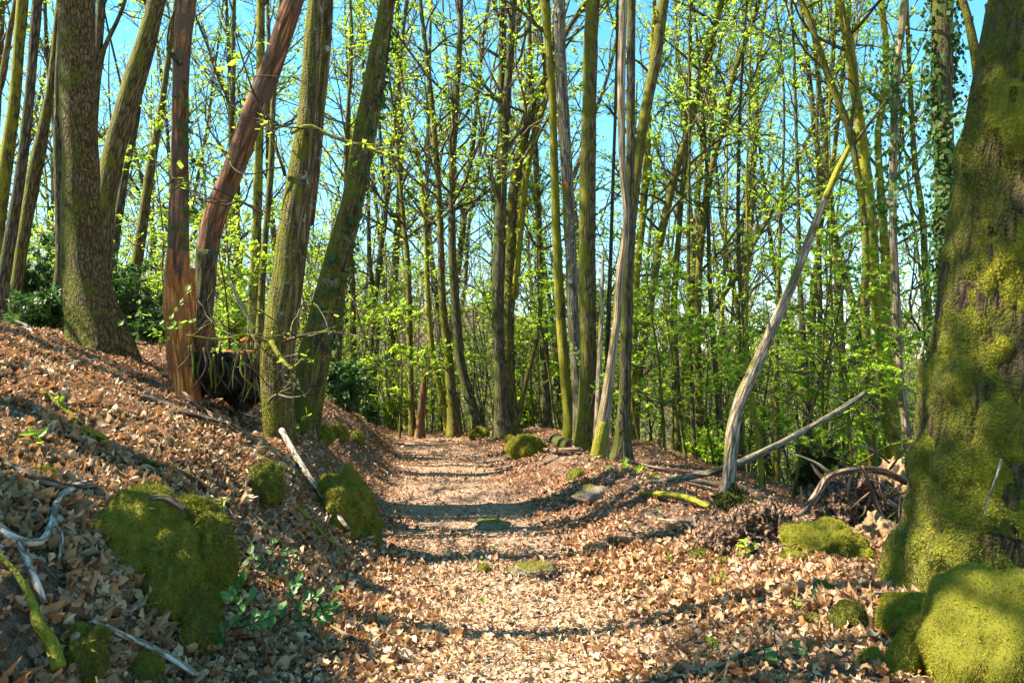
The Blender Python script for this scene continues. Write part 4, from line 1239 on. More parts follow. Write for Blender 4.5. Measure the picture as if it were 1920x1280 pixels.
stick('twig', 'thin pale twig poking out from the tall bank boulder', [(228, 1146, 4), (250, 1142, 4), (273, 1128, 3)], 'stick', d=3.75, cat='twig')
stick('twig', 'thin arching twig in front of the dark hollies', [(66, 735, 6), (66, 680, 5), (68, 640, 5), (50, 610, 4), (28, 600, 3)], 'stick', d=8.2, cat='twig')
stick('twig', 'curved bare twig low on the leafy bank edge', [(-6, 700, 4), (20, 684, 4), (50, 680, 4), (66, 668, 3)], 'stick_brown', d=8.2, cat='twig')
stick('twig', 'bent pale twig rising from the dark mossy rock in the bank', [(462, 880, 4), (478, 910, 4), (484, 945, 3)], 'stick', d=6.9, cat='twig')
stick('twig', 'short pale twig on the leaves beside the long straight stick', [(534, 960, 3), (545, 940, 4), (556, 912, 3)], 'stick', cat='twig')
stick('stick', 'pale dead stem leaning behind the leaning red snag', [(432, 528, 5), (450, 570, 6), (468, 600, 6), (472, 650, 5)], 'stick', d=9.4)
stick('log', 'brown thin log along the verge at the foot of the trunk cluster', [(1175, 862, 9), (1215, 876, 12), (1262, 884, 12), (1320, 886, 9)], 'root_wood', d=11.2, cat='log')
stick('fallen_pole', 'long grey fallen pole resting across the grey leaning log', [(1216, 910, 14, 9.8), (1300, 892, 14, 9.75), (1345, 882, 14, 9.7), (1395, 864, 14, 9.85), (1456, 835, 13, 10.1), (1525, 797, 12, 10.5), (1575, 768, 11, 10.8), (1622, 736, 9, 11)], 'bark_grey', d=10, cat='log', n=50)
stick('log', 'pale barked log lying under the long fallen pole', [(1240, 904, 8), (1290, 908, 10), (1340, 922, 10)], 'root_wood', cat='log', d=9.9)
stick('log', 'reddish split log beyond the mossy broken stump', [(1386, 932, 9), (1420, 944, 13), (1456, 953, 9)], 'root_wood', cat='log', d=9.6)
stick('log', 'thin brown log reaching from the mossy stump into the green wood', [(1384, 918, 7), (1420, 932, 9), (1462, 948, 6)], 'stick_brown', cat='log', d=9.9)
stick('log', 'grey log end lying behind the grey leaning log', [(1268, 898, 8), (1310, 902, 11), (1345, 910, 10)], 'dead_grey', cat='log', d=10.4)
stick('log', 'curved mossy log on the leaves before the grey leaning log', [(1200, 938, 7), (1240, 941, 12), (1285, 948, 13), (1330, 964, 10)], 'stick_moss', cat='log')
stick('stick', 'dark wood strip under the cut log by the trunk cluster', [(1018, 850, 6), (1050, 856, 11), (1088, 852, 8)], 'root_wood', cat='stick')
stick('stick', 'thin straight stick lying in the shade at the lower right', [(1330, 1275, 5), (1400, 1248, 7), (1450, 1228, 5)], 'stick_brown')
stick('twig', 'thin bent twig standing in the leaves by the dark mossy stone', [(1562, 1205, 4), (1558, 1175, 5), (1549, 1155, 4)], 'stick', cat='twig')
stick('stick', 'dark bark slab leaning between dark stone and flat mossy boulder', [(1612, 1148, 14), (1640, 1142, 16), (1672, 1136, 12)], 'stick_brown')

stick('stick', 'thin grey stick half buried in leaves under the thick brown trunk', [(118, 700, 4), (150, 690, 6), (185, 688, 6), (215, 694, 4)], 'stick')
stick('stick', 'brown root end running down the bank from the root tangle', [(330, 735, 9), (360, 765, 10), (395, 790, 9), (440, 815, 6)], 'root_wood')
stick('stick', 'short grey stick on the leaves between root tangle and ridged trunk', [(430, 770, 4), (455, 785, 5), (482, 792, 4)], 'stick')
stick('stick', 'dark wet stick lying across the sunny leaves of the bank', [(250, 870, 5), (300, 890, 8), (345, 905, 8), (390, 930, 5)], 'bark_dark')
stick('stick', 'mossy brown stick sloping below the dark shaded mossy rock', [(545, 955, 5), (580, 990, 8), (615, 1025, 7), (650, 1050, 4)], 'stick_moss')
stick('stick', 'broken brown stick at the lower bank foot near the holly sprigs', [(620, 1190, 5), (650, 1210, 8), (690, 1228, 5)], 'stick_brown')
stick('stick', 'thin pale stick lying on the berm behind the root mound', [(1240, 985, 4), (1290, 992, 5), (1335, 1006, 4)], 'stick')

# cut log whose sawn face looks at the camera
a_, b_ = P(1072, 838, 13.2), P(1040, 826, 14.2)
lr = empty('cut_log', a_, 'short cut log with a dark sawn end beside the yellow mossed trunk', 'log')
mb = MB()
cc = catmull(np.array([(*a_, .125), (*(a_ * .7 + b_ * .3), .12), (*b_, .12)]), 14)
tubes(mb, cc[None, :, :3], cc[None, :, 3], 20, 0, trunk_disp(0, .04, 3))
mb.build('bark', M['bark_dark'], lr, origin=a_)
mb = MB()
dv = nrm(a_ - b_)
cc = np.array([a_ + dv * .004, a_ + dv * .012])
tubes(mb, cc[None], np.array([[.112, .108]]), 20, 0)
mb.build('sawn_end', M['dead_red'], lr, origin=a_)

# bare root plate and its mound
RP = P(1600, 960, 7.9)
rp = empty('root_plate', (RP[0], RP[1], gz(RP[0], RP[1])), 'upturned bare root plate with brown roots behind the bright yellow boulder', 'root plate')
ol = np.array(rp.location)


def fibrous(cen, rad, seed, amp=.3):
    v, f = ico(6)
    n = fbm(np.stack([v[:, 0] * 7, v[:, 1] * 7, v[:, 2] * 1.3], -1) + seed, 4, seed)
    n2 = fbm(v * 2, 3, seed + 5)
    p = v * (1 + amp * .55 * n + amp * n2)[:, None] * np.asarray(rad) + np.asarray(cen)
    return p, f


for k, (u, v, d, r) in enumerate([(1605, 945, 7.9, (.36, .2, .30)), (1668, 925, 8.1, (.24, .2, .24)), (1550, 975, 7.6, (.24, .2, .22)), (1650, 1015, 7.3, (.28, .22, .2))]):
    mb = MB()
    p, f = fibrous(P(u, v, d), r, 3 + k, .42)
    mb.add(p, f)
    mb.build('soil_clod', M['root_soil' if k in (0, 2) else 'clay'], rp, origin=ol)
roots = [
    ([(1700, 905, 12), (1668, 888, 15), (1640, 880, 14), (1600, 880, 15), (1562, 890, 15), (1546, 902, 16), (1530, 928, 14), (1508, 958, 12), (1480, 988, 11), (1452, 1020, 10), (1424, 1056, 8)], 7.5, [7.5, 7.48, 7.45, 7.4, 7.3, 7.1, 6.8, 6.5, 6.2, 5.95, 5.7]),
    ([(1618, 872, 6), (1634, 920, 9), (1652, 965, 10), (1672, 1010, 7), (1685, 1050, 4)], 7.4),
    ([(1560, 892, 10), (1545, 878, 8), (1528, 866, 5), (1492, 851, 3)], 7.5),
    ([(1546, 900, 10), (1532, 885, 7), (1520, 868, 3)], 7.5),
    ([(1590, 850, 4), (1612, 838, 5), (1640, 845, 5), (1668, 868, 4)], 7.6),
    ([(1668, 880, 5), (1690, 850, 4), (1704, 830, 3)], 7.6),
    ([(1545, 945, 9), (1548, 985, 11), (1552, 1040, 6)], 7.5),
    ([(1572, 910, 6), (1570, 950, 8), (1574, 990, 8)], 7.6),
    ([(1496, 985, 8), (1500, 1020, 9), (1503, 1045, 5)], 7.3),
    ([(1600, 1040, 6), (1620, 1000, 8), (1640, 980, 5)], 7.2),
    ([(1430, 1050, 12), (1400, 1040, 12), (1370, 1030, 10), (1335, 1022, 6)], 7.2),
    ([(1440, 1035, 5), (1425, 1000, 6), (1405, 980, 4)], 7.3),
    ([(1600, 880, 7), (1590, 920, 9), (1596, 975, 9), (1590, 1010, 5)], 7.62),
    ([(1640, 890, 8), (1655, 930, 11), (1690, 955, 8)], 7.7),
]
for k, (px, d, *e_) in enumerate(roots):
    limb(rp, ol, px, d, ds=e_[0] if e_ else None, mat='dead_pale' if k in (2, 3) else 'root_wood', name='root', amp=.12, sides=10, n=24, seed=k)
rr = np.random.default_rng(14)
for k in range(34):
    u, v = rr.uniform(1500, 1695), rr.uniform(895, 1000)
    L = rr.uniform(25, 80)
    a = rr.normal(1.5, .6)
    m_ = rr.normal(0, 9)
    limb(rp, ol, [(u, v, 5), (u + L * .5 * math.cos(a) + m_, v + L * .5 * math.sin(a), 4.5), (u + L * math.cos(a), v + L * math.sin(a), 1.6)], rr.uniform(7.35, 7.75), 'root_wood' if k % 4 else 'bark_dark', 'root', amp=.12, sides=6, n=9, seed=k)
gm = ground_hit(1420, 1040)
rm = empty('root_mound', gm, 'low brown mound of fibrous roots beside the root plate', 'root mound')
om = np.array(rm.location)
for k, (u, v, w, h) in enumerate([(1400, 1035, 110, 55), (1475, 1020, 95, 60), (1345, 1032, 70, 32), (1440, 1005, 90, 45)]):
    g = ground_hit(u, v)
    s_ = g[1] / F
    mb = MB()
    p, f = fibrous((g[0], g[1] + .12, g[2] + .15 * h * s_), (w * .5 * s_, .2, h * .85 * s_), 13 + k, .5)
    mb.add(p, f)
    mb.build('soil_clod', M['root_soil'], rm, origin=om)
rr = np.random.default_rng(4)
for k in range(22):
    u, v = rr.uniform(1330, 1500), rr.uniform(965, 1030)
    L = rr.uniform(14, 42)
    a = rr.uniform(-.3, 1.7)
    limb(rm, om, [(u, v, 3.5), (u + L * .4 * math.cos(a) + 3, v + L * .5 * math.sin(a) - 4, 3.5), (u + L * math.cos(a), v + L * math.sin(a), 1.5)], (ground_hit(u, v + 18)[1] - .1), 'root_wood' if k % 3 else 'dead_pale', 'root', amp=.1, sides=6, n=8, seed=k)

# undercut root tangle below the dead snags
RT = P(405, 720, 7.7)
rt = empty('root_tangle', RT, 'dark hollow of hanging roots under the two dead snags', 'root tangle')
for k, (u, v, d, r) in enumerate([(400, 700, 8.15, (.36, .25, .22)), (455, 715, 8.3, (.25, .25, .25)), (350, 715, 8.1, (.16, .2, .16))]):
    mb = MB()
    p, f = fibrous(P(u, v, d), r, 23 + k, .3)
    mb.add(p, f)
    mb.build('soil_clod', M['soil_dark'], rt, origin=RT)
for k in range(26):
    u = rr.uniform(345, 490)
    v0 = 650 + (u - 345) * .1 + rr.uniform(-8, 14)
    L = rr.uniform(40, 100)
    limb(rt, RT, [(u, v0, 5), (u + rr.normal(0, 8), v0 + L * .5, 4.5), (u + rr.normal(0, 16), v0 + L, 2)], 7.85 + rr.uniform(-.12, .05), ['root_wood', 'bark_dark', 'stick_moss', 'bark_dark'][k % 4], 'root', amp=.1, sides=6, n=10, seed=k)
for k, px in enumerate([[(392, 672, 16), (430, 664, 18), (470, 660, 14), (495, 652, 8)], [(452, 640, 8), (470, 634, 14), (484, 630, 12)]]):
    stick('broken_slab', ['brick red slab of broken wood above the root tangle', 'small orange broken wood piece beside the big ridged trunk'][k], px, 'dead_orange', d=8.35, cat='wood slab', amp=.16)


# ------------------------------------------------------------------ small plants
def sprig(name, label, pxs, mat, size, d=None, cat='plant', n_leaf=9, stem_mat='twig', group=None, up=.05, upright=False, wid=.55, jag=.0, spread=.8):
    """pxs: list of stem polylines (u, v) ; leaves in pairs along each stem"""
    g0 = ground_hit(*pxs[0][0][:2])
    d0 = d or (g0[1] - .03)
    loc = P(*pxs[0][0][:2], d0)
    root = empty(name, loc, label, cat, group)
    sm, lm = MB(), MB()
    for px in pxs:
        w = np.array([(*P(u, v, d0 - .02 * i), .004 * (1 - .6 * i / len(px))) for i, (u, v) in enumerate(px)])
        c = catmull(w, 12)
        tubes(sm, c[None, :, :3], c[None, :, 3], 5, 0)
        t = np.linspace(.25, 1, n_leaf)[None] + rng.normal(0, .03, (1, n_leaf))
        p, tg = along(c[None, :, :3], t)
        p, tg = p[0], tg[0]
        sdv = np.where(np.arange(n_leaf)[:, None] % 2, 1, -1) * nrm(np.cross(tg, [0, -.5, 1.]))
        ax = sdv * spread + tg * .5 + rng.normal(0, .25, (n_leaf, 3))
        nm = nrm(np.array([0, -.35, 1.]) + rng.normal(0, .35, (n_leaf, 3)))
        leaf_full(lm, p, ax, nm, size * rng.uniform(.7, 1.25, n_leaf), wid=wid, curl=.1, fold=.08, jag=jag)
    sm.build('stem', M[stem_mat], root, origin=loc)
    lm.build('foliage', M[mat], root, origin=loc, smooth=False)
    return root


HOL = 'holly sprigs by the left bank'
sprig('holly_sprig', 'glossy holly sprig beside the tall bank boulder', [[(400, 1215), (430, 1180), (455, 1150), (470, 1125)], [(430, 1180), (470, 1170), (520, 1150)], [(455, 1150), (440, 1125), (452, 1100)], [(420, 1195), (405, 1190), (395, 1180)]], 'leaf_holly', .075, jag=.2, n_leaf=9, group=HOL, cat='holly')
sprig('holly_sprig', 'holly sprig reaching onto the path side leaves', [[(500, 1190), (540, 1150), (590, 1120), (628, 1108)], [(540, 1150), (560, 1165), (600, 1150)], [(560, 1135), (545, 1110), (560, 1090)], [(590, 1120), (610, 1145), (625, 1140)]], 'leaf_holly', .07, jag=.2, n_leaf=9, group=HOL, cat='holly')
sprig('holly_sprig', 'dark shaded holly sprig above the other two sprigs', [[(505, 1110), (505, 1060), (515, 1010)], [(505, 1060), (480, 1050), (470, 1040)], [(510, 1035), (535, 1035), (545, 1065)]], 'leaf_dark', .07, jag=.2, n_leaf=8, group=HOL, cat='holly')
seed_px = [((1395, 1030), 'bright two leaved seedling in front of the low root mound', .09), ((1335, 1092), 'yellow green seedling on the sunny leaves near the root mound', .06), ((1355, 1085), 'second yellow green seedling beside its twin near the root mound', .05),
           ((1190, 1048), 'green seedling at the shadow edge on the path side', .04), ((1250, 1052), 'seedling tuft on the rise right of the path', .045), ((1490, 1132), 'small green seedling below the bright yellow boulder', .06), ((1530, 1120), 'dark green seedling close below the bright yellow boulder', .05),
           ((1335, 1205), 'lone green seedling in the lower right leaves', .045), ((1430, 1228), 'broad dark seedling in the lower right shade', .07), ((1500, 1225), 'dark low seedling beside the broad dark seedling', .06), ((905, 1050), 'tiny seedling on the path above the small mossy stone', .03), ((925, 1027), 'tiny seedling on the shaded path', .03),
           ((690, 1118), 'tiny bright seedling at the left edge of the path', .03), ((905, 1128), 'single tiny seedling in the sunny path', .03), ((415, 945), 'green seedling above the tall bank boulder', .05), ((70, 828), 'pale leaved seedling on the sunny left bank', .09), ((110, 755), 'small green seedling in the bank shade', .05), ((560, 1010), 'green seedling low on the bank beneath the dark shaded rock', .035),
           ((1230, 960), 'dark seedling in the shade behind the rounded grey stone', .05), ((775, 1205), 'tiny dark seedling at the lower path edge', .03)]
for (u, v), lab, sz in seed_px:
    h = sz * 700
    sprig('seedling', lab, [[(u, v + h * .35), (u + 2, v), (u + rng.uniform(-4, 4), v - h * .25)]], 'leaf_seedling' if 'dark' not in lab else 'leaf_holly', sz, n_leaf=5, cat='seedling', spread=1.0, group='seedlings among the fallen leaves')
sprig('leafy_shoot', 'bright leafy shoots at the foot of the trunk cluster', [[(1160, 905), (1150, 885), (1145, 880)], [(1175, 905), (1172, 880), (1170, 868)], [(1185, 905), (1195, 885), (1205, 876)], [(1190, 910), (1210, 895), (1225, 893)], [(1165, 905), (1180, 890), (1182, 880)]], 'leaf_seedling', .09, d=10.3, n_leaf=10, cat='shoot')
sprig('leafy_shoot', 'leafy chestnut shoot before the broken dead snag', [[(300, 655), (290, 600), (255, 588), (232, 600)], [(300, 655), (318, 600), (335, 575), (352, 545)], [(305, 640), (330, 610), (362, 600)], [(300, 660), (308, 630), (285, 625)]], 'leaf_seedling', .075, d=7.5, n_leaf=9, cat='shoot', upright=True)
sprig('leafy_shoot', 'small leafy shoot leaning on the stout mossy trunk', [[(1108, 760), (1118, 715), (1128, 702)], [(1112, 740), (1130, 715), (1142, 690)], [(1090, 700), (1080, 660), (1072, 650)]], 'leaf_seedling', .08, d=11.9, n_leaf=8, cat='shoot')
sprig('leafy_shoot', 'withered yellow shoot at the foot of the big ridged trunk', [[(520, 830), (540, 790), (548, 770)], [(535, 800), (565, 790), (575, 775)]], 'leaf_seedling', .09, d=7.8, n_leaf=5, cat='shoot')


def bush(name, label, cen, rad, n, mat, size, cat='bush', seed=0, group=None, gap=.0, stems=14, full=False):
    r = np.random.default_rng(seed)
    g = gz(cen[0], cen[1])
    loc = np.array([cen[0], cen[1], g])
    root = empty(name, loc, label, cat, group)
    a = r.random(stems) * 6.283
    top = np.stack([cen[0] + np.cos(a) * rad[0] * r.uniform(.2, .9, stems), cen[1] + np.sin(a) * rad[1] * r.uniform(.2, .9, stems), cen[2] + rad[2] * r.uniform(-.2, .9, stems)], -1)
    st = loc + r.normal(0, .12, (stems, 3)) * np.array([1, 1, 0])
    tt = np.linspace(0, 1, 7)[None, :, None]
    pts = st[:, None] * (1 - tt) + top[:, None] * tt + np.array([0, 0, 1]) * (np.sin(tt * 3.14) * .1)
    mb = MB()
    tubes(mb, pts, np.full((stems, 1), .016) * np.linspace(1, .3, 7)[None], 5)
    s = .25 + .75 * r.random((stems, 9))
    p2, t2 = along(pts, s)
    p2 = p2.reshape(-1, 3)
    B2 = grow(p2, r.normal(0, 1, p2.shape) * np.array([1, 1, .5]) + np.array([0, 0, .2]), r.uniform(.35, .8, len(p2)) * min(rad), 4, up=.02, wig=.2, rs=r)
    tubes(mb, B2, np.full((len(B2), 1), .006) * np.linspace(1, .4, 5)[None], 4, cap=False)
    mb.build('stems' if False else 'woody_stem', M['twig'], root, origin=loc)
    k = r.integers(0, len(B2), n)
    p, t = along(B2[k], .1 + .9 * r.random((n, 1)))
    p, t = p[:, 0] + r.normal(0, .05, (n, 3)) * min(rad), t[:, 0]
    kp = p[:, 2] > terrain(p[:, 0], p[:, 1]) + .02
    p, t = p[kp], t[kp]
    m = len(p)
    lb = MB()
    nm = nrm(np.array([-.1, -.2, 1.]) + r.normal(0, .45, (m, 3)))
    leaf_quads(lb, p, t + r.normal(0, .7, (m, 3)), nm, size * np.exp(r.normal(0, .25, m)), .55)
    lb.build('foliage', M[mat], root, origin=loc, smooth=False)
    return root


def bush_px(name, label, u, v, d, w, h, n, mat, size, **k):
    c = P(u, v, d)
    return bush(name, label, c, (w * .5 * d / F, w * .5 * d / F * .8, h * .5 * d / F), n, mat, size, **k)


HB = 'dark hollies in the wood'
bush_px('holly_bush', 'dark glossy holly bush at the bend behind the leaning ivy trunk', 650, 725, 14.5, 120, 130, 4030, 'leaf_dark', .075, seed=1, group=HB)
bush_px('holly_bush', 'low dark holly bush beside the crest of the path', 690, 790, 17, 60, 60, 1364, 'leaf_dark', .08, seed=2, group=HB)
bush_px('holly_bush', 'big dark holly thicket at the frame edge behind the yellow mossed slim trunk', 40, 520, 14.5, 170, 250, 6820, 'leaf_dark', .09, seed=3, group=HB)
bush_px('holly_bush', 'dark holly behind the thick brown trunk, below the leaning mossy tree', 245, 560, 14.5, 130, 170, 4030, 'leaf_dark', .085, seed=4, group=HB)
bush_px('holly_bush', 'sparse holly between the two dead snags and the thick brown trunk', 285, 620, 13, 80, 100, 1612, 'leaf_dark', .08, seed=5, group=HB)
bush_px('holly_bush', 'shaded holly low under the big dark holly thicket', 85, 595, 11.5, 150, 90, 2790, 'leaf_dark', .075, seed=6, group=HB)
bush_px('bush', 'dark feathery conifer bush in the shade above the root plate', 1530, 890, 12.5, 100, 170, 9000, 'leaf_conifer', .05, seed=7)
bush_px('bush', 'light green leafy bush behind the foot of the grey leaning log', 1330, 850, 16, 120, 110, 1700, 'leaf', .08, seed=8)
bush_px('bush', 'light green bush beyond the mossy twin of the twin trunks', 985, 770, 21, 90, 90, 1500, 'leaf', .09, seed=9)
bush_px('bush', 'pale green bush between the broken dead snag and the big ridged trunk', 445, 590, 14.5, 110, 150, 2300, 'leaf', .08, seed=10)
bush_px('bush', 'green bush near the foot of the stout yellow trunk', 1640, 830, 15.5, 120, 130, 2000, 'leaf', .08, seed=11)
bush_px('bush', 'green bush beyond the crest between dark holly and slim crest trunk', 735, 770, 22, 90, 110, 2000, 'leaf', .09, seed=12)


# ------------------------------------------------------------------ saplings with flat sprays of young leaves
def sapling_proto(seed, H):
    r = np.random.default_rng(seed)
    root = bpy.data.objects.new('sapling', None)
    COL.objects.link(root)
    k = 8
    d = np.array([r.normal(0, .12), r.normal(0, .12), 1.])
    c = grow(np.array([[0, 0, -.1]]), d[None], np.array([H]), k, up=.12, wig=.07, rs=r)[0]
    c4 = catmull(np.concatenate([c, np.linspace(.03, .006, k + 1)[:, None]], 1), 24)
    mb = MB()
    tubes(mb, c4[None, :, :3], c4[None, :, 3], 7, 0, trunk_disp(.2, .05, seed))
    mb.build('trunk', M['bark_mossy'], root)
    cb = MB()
    crown_mesh(cb, c4[:, :3], c4[:, 3], H * .18, n1=15, n2=6, n3=3, length=H * .42, lpt=10.5, lsize=.057, elev=(-.05, .35), up=-.015, seed=seed, flat=.25, minr=.003)
    cb.build('crown', [M['twig'], M['leaf']], root)
    return root


ORD = ['first', 'second', 'third', 'fourth', 'fifth', 'sixth', 'seventh', 'eighth', 'ninth', 'tenth', 'eleventh', 'twelfth']
HERO.sort()


def name_by_gaps(items, first, group, cat):
    """items: (u, object); label each by its order within the gap between two traced trees"""
    items.sort(key=lambda q: q[0])
    hs = [h for h in HERO if 0 < h[0] < 1920]
    gaps = {}
    for u, o in items:
        k = sum(1 for h in hs if h[0] < u)
        gaps.setdefault(k, []).append(o)
    for k, os_ in gaps.items():
        a = hs[k - 1][1] if k > 0 else None
        b = hs[k][1] if k < len(hs) else None
        for i, o in enumerate(os_):
            if a and b:
                t = f'{ORD[min(i, 11)]} {first} past the {a}, before the {b}'
            elif b:
                t = f'{ORD[min(i, 11)]} {first} in from the frame edge, before the {b}'
            else:
                t = f'{ORD[min(i, 11)]} {first} past the {a}'
            tag(o, t, cat, group)


sap = [sapling_proto(200 + i, h) for i, h in enumerate([3.2, 4.2, 5.0, 3.6, 5.6, 2.6])]
srng = np.random.default_rng(31)
sit = []
spots = [(430, 11), (455, 15), (610, 17), (705, 20), (728, 26), (750, 18.5), (812, 23), (822, 26), (880, 24), (905, 22), (918, 28), (968, 21), (1000, 19), (1030, 24), (1045, 18), (1128, 22), (1200, 15), (1225, 19), (1245, 14), (1285, 15), (1300, 21), (1335, 14.5), (1372, 16), (1400, 20), (1425, 14.5), (1445, 18), (1480, 12.5), (1492, 19), (1545, 13), (1560, 18), (1600, 12), (1610, 20), (1655, 12.8), (1690, 19), (1725, 13.5), (1745, 18), (60, 18), (130, 17), (215, 19), (265, 20), (310, 16), (400, 19), (465, 22), (520, 17), (560, 22), (655, 23), (1095, 27), (1160, 17), (1330, 24), (1510, 24)]
for i, (u, d) in enumerate(spots):
    pr = sap[i % len(sap)]
    o = pr if i < len(sap) else copy_tree(pr)
    q = P(u, 700, d)
    o.location = (q[0], q[1], gz(q[0], q[1]))
    o.rotation_euler = (0, 0, srng.uniform(0, 6.28))
    s = srng.uniform(.8, 1.25)
    o.scale = (s, s, s)
    sit.append((u, o))
name_by_gaps(sit, 'young leafy sapling', 'young leafy saplings between the trunks', 'sapling')


# ------------------------------------------------------------------ the trees farther back
def far_proto(seed, H, mat, bend, fork):
    r = np.random.default_rng(seed)
    root = bpy.data.objects.new('tree', None)
    COL.objects.link(root)
    c = grow(np.array([[0, 0, -.4]]), np.array([[bend, r.normal(0, .08), 1.]]), np.array([H]), 10, up=.09, wig=.05, rs=r)[0]
    r0 = r.uniform(.10, .16)
    c4 = catmull(np.concatenate([c, np.linspace(r0, r0 * .18, 11)[:, None]], 1), 40)
    mb = MB()
    tubes(mb, c4[None, :, :3], c4[None, :, 3], 9, 0, trunk_disp(.3, .07, seed))
    mb.build('trunk', M[mat], root)
    cb = MB()
    crown_mesh(cb, c4[:, :3], c4[:, 3], H * .24, n1=22, n2=6, n3=4, length=4.0, lpt=4.4, lsize=.092, thin=.55, thin0=11, seed=seed, elev=(.2, .95), minr=.005)
    if fork:
        k = int(len(c4) * fork)
        f = grow(c4[k:k + 1, :3], np.array([[-bend * 2 - .35, r.normal(0, .3), 1.]]), np.array([H * (1 - fork) * .9]), 8, up=.1, wig=.07, rs=r)[0]
        f4 = catmull(np.concatenate([f, np.linspace(c4[k, 3] * .8, .02, 9)[:, None]], 1), 24)
        m2 = MB()
        tubes(m2, f4[None, :, :3], f4[None, :, 3], 8, 0, trunk_disp(0, .07, seed + 1))
        m2.build('limb', M[mat], root)
        crown_mesh(cb, f4[:, :3], f4[:, 3], f4[0, 2] + .5, n1=14, n2=6, n3=4, length=3.0, lpt=4.2, lsize=.092, thin=.55, thin0=11, seed=seed + 50, elev=(.2, .95), minr=.006)
    cb.build('crown', [M['twig_far'], M['leaf_far']], root)
    return root


prot = [far_proto(300 + i, *a) for i, a in enumerate([(20, 'bark_mossy', .03, .4), (22, 'bark_dark', -.06, 0), (18, 'bark_yellow', .10, .3), (21, 'bark_dark', 0, .5), (17, 'bark_mossy', -.12, 0), (23, 'bark_dark', .06, .35), (19, 'bark_grey', -.03, .45), (15, 'bark_mossy', .16, .25)])]
frng = np.random.default_rng(8)
fit = []
us = np.linspace(-30, 1800, 78) + frng.normal(0, 9, 78)
for i, u in enumerate(us):
    d = [24, 33, 44, 28, 55, 38, 26, 48][i % 8] * frng.uniform(.92, 1.1)
    pr = prot[(i * 3 + i // 8) % 8]
    o = copy_tree(pr) if i >= 24 or not pr.get('placed_') is None else pr
    if o is pr:
        pr['placed_'] = 1
    elif 'placed_' in o:
        del o['placed_']
    q = P(u, 700, d)
    o.location = (q[0], q[1], gz(q[0], q[1]))
    s = frng.uniform(.8, 1.15)
    o.scale = (s, s, s * frng.uniform(.95, 1.15))
    o.rotation_euler = (0, 0, frng.uniform(0, 6.28))
    fit.append((u, o))
for pr in prot:
    if 'placed_' in pr:
        del pr['placed_']
name_by_gaps(fit, 'slender distant tree', 'slender trees farther back in the wood', 'tree')


# ------------------------------------------------------------------ undergrowth and the far wooded slope
def undergrowth():
    r = np.random.default_rng(12)
    n = 1650
    d = 20 + 46 * r.random(n) ** 1.4
    x = r.uniform(-1.05, .95, n) * d
    z = terrain(x, d)
    h = r.uniform(1.5, 8.5, n)
    st = np.stack([x, d, z], -1)
    B = grow(st, np.stack([r.normal(0, .15, n), r.normal(0, .15, n), np.ones(n)], -1), h, 6, up=.05, wig=.12, rs=r)
    mb = MB()
    tubes(mb, B, np.full((n, 1), .022) * np.linspace(1, .3, 7)[None], 4, 0, cap=False)
    p2, t2 = along(B, .15 + .85 * r.random((n, 9)))
    p2, t2 = p2.reshape(-1, 3), t2.reshape(-1, 3)
    hh = np.repeat(h, 9)
    B2 = grow(p2, t2 * .3 + r.normal(0, 1, p2.shape) * np.array([1, 1, .25]), np.minimum(hh * .3, 1.7) * r.uniform(.5, 1.2, len(hh)), 4, up=.0, wig=.2, rs=r)
    tubes(mb, B2, np.full((len(B2), 1), .009) * np.linspace(1, .5, 5)[None], 3, 0, cap=False)
    p3, t3 = along(B2, .2 + .8 * r.random((len(B2), 3)))
    p3, t3 = p3.reshape(-1, 3), t3.reshape(-1, 3)
    B3 = grow(p3, t3 * .6 + r.normal(0, .7, p3.shape), r.uniform(.25, .8, len(p3)), 2, up=.02, wig=.2, rs=r)
    tubes(mb, B3, np.full((len(B3), 3), .005), 3, 0, cap=False)
    k = np.repeat(np.arange(len(B2)), r.poisson(22, len(B2)))
    p, t = along(B2[k], .1 + .9 * r.random((len(k), 1)))
    p, t = p[:, 0] + r.normal(0, .05, (len(k), 3)) * np.array([1, 1, .4]), t[:, 0]
    nm = nrm(np.array([0, 0, 1.]) + r.normal(0, .38, p.shape))
    leaf_quads(mb, p, t + r.normal(0, .8, p.shape) * np.array([1, 1, .3]), nm, .085 * np.exp(r.normal(0, .25, len(p))), .62, 1)
    tag(mb.build('undergrowth', [M['twig_far'], M['leaf_far']]), 'light green undergrowth filling the wood beyond the crest', 'undergrowth', kind='stuff')


undergrowth()


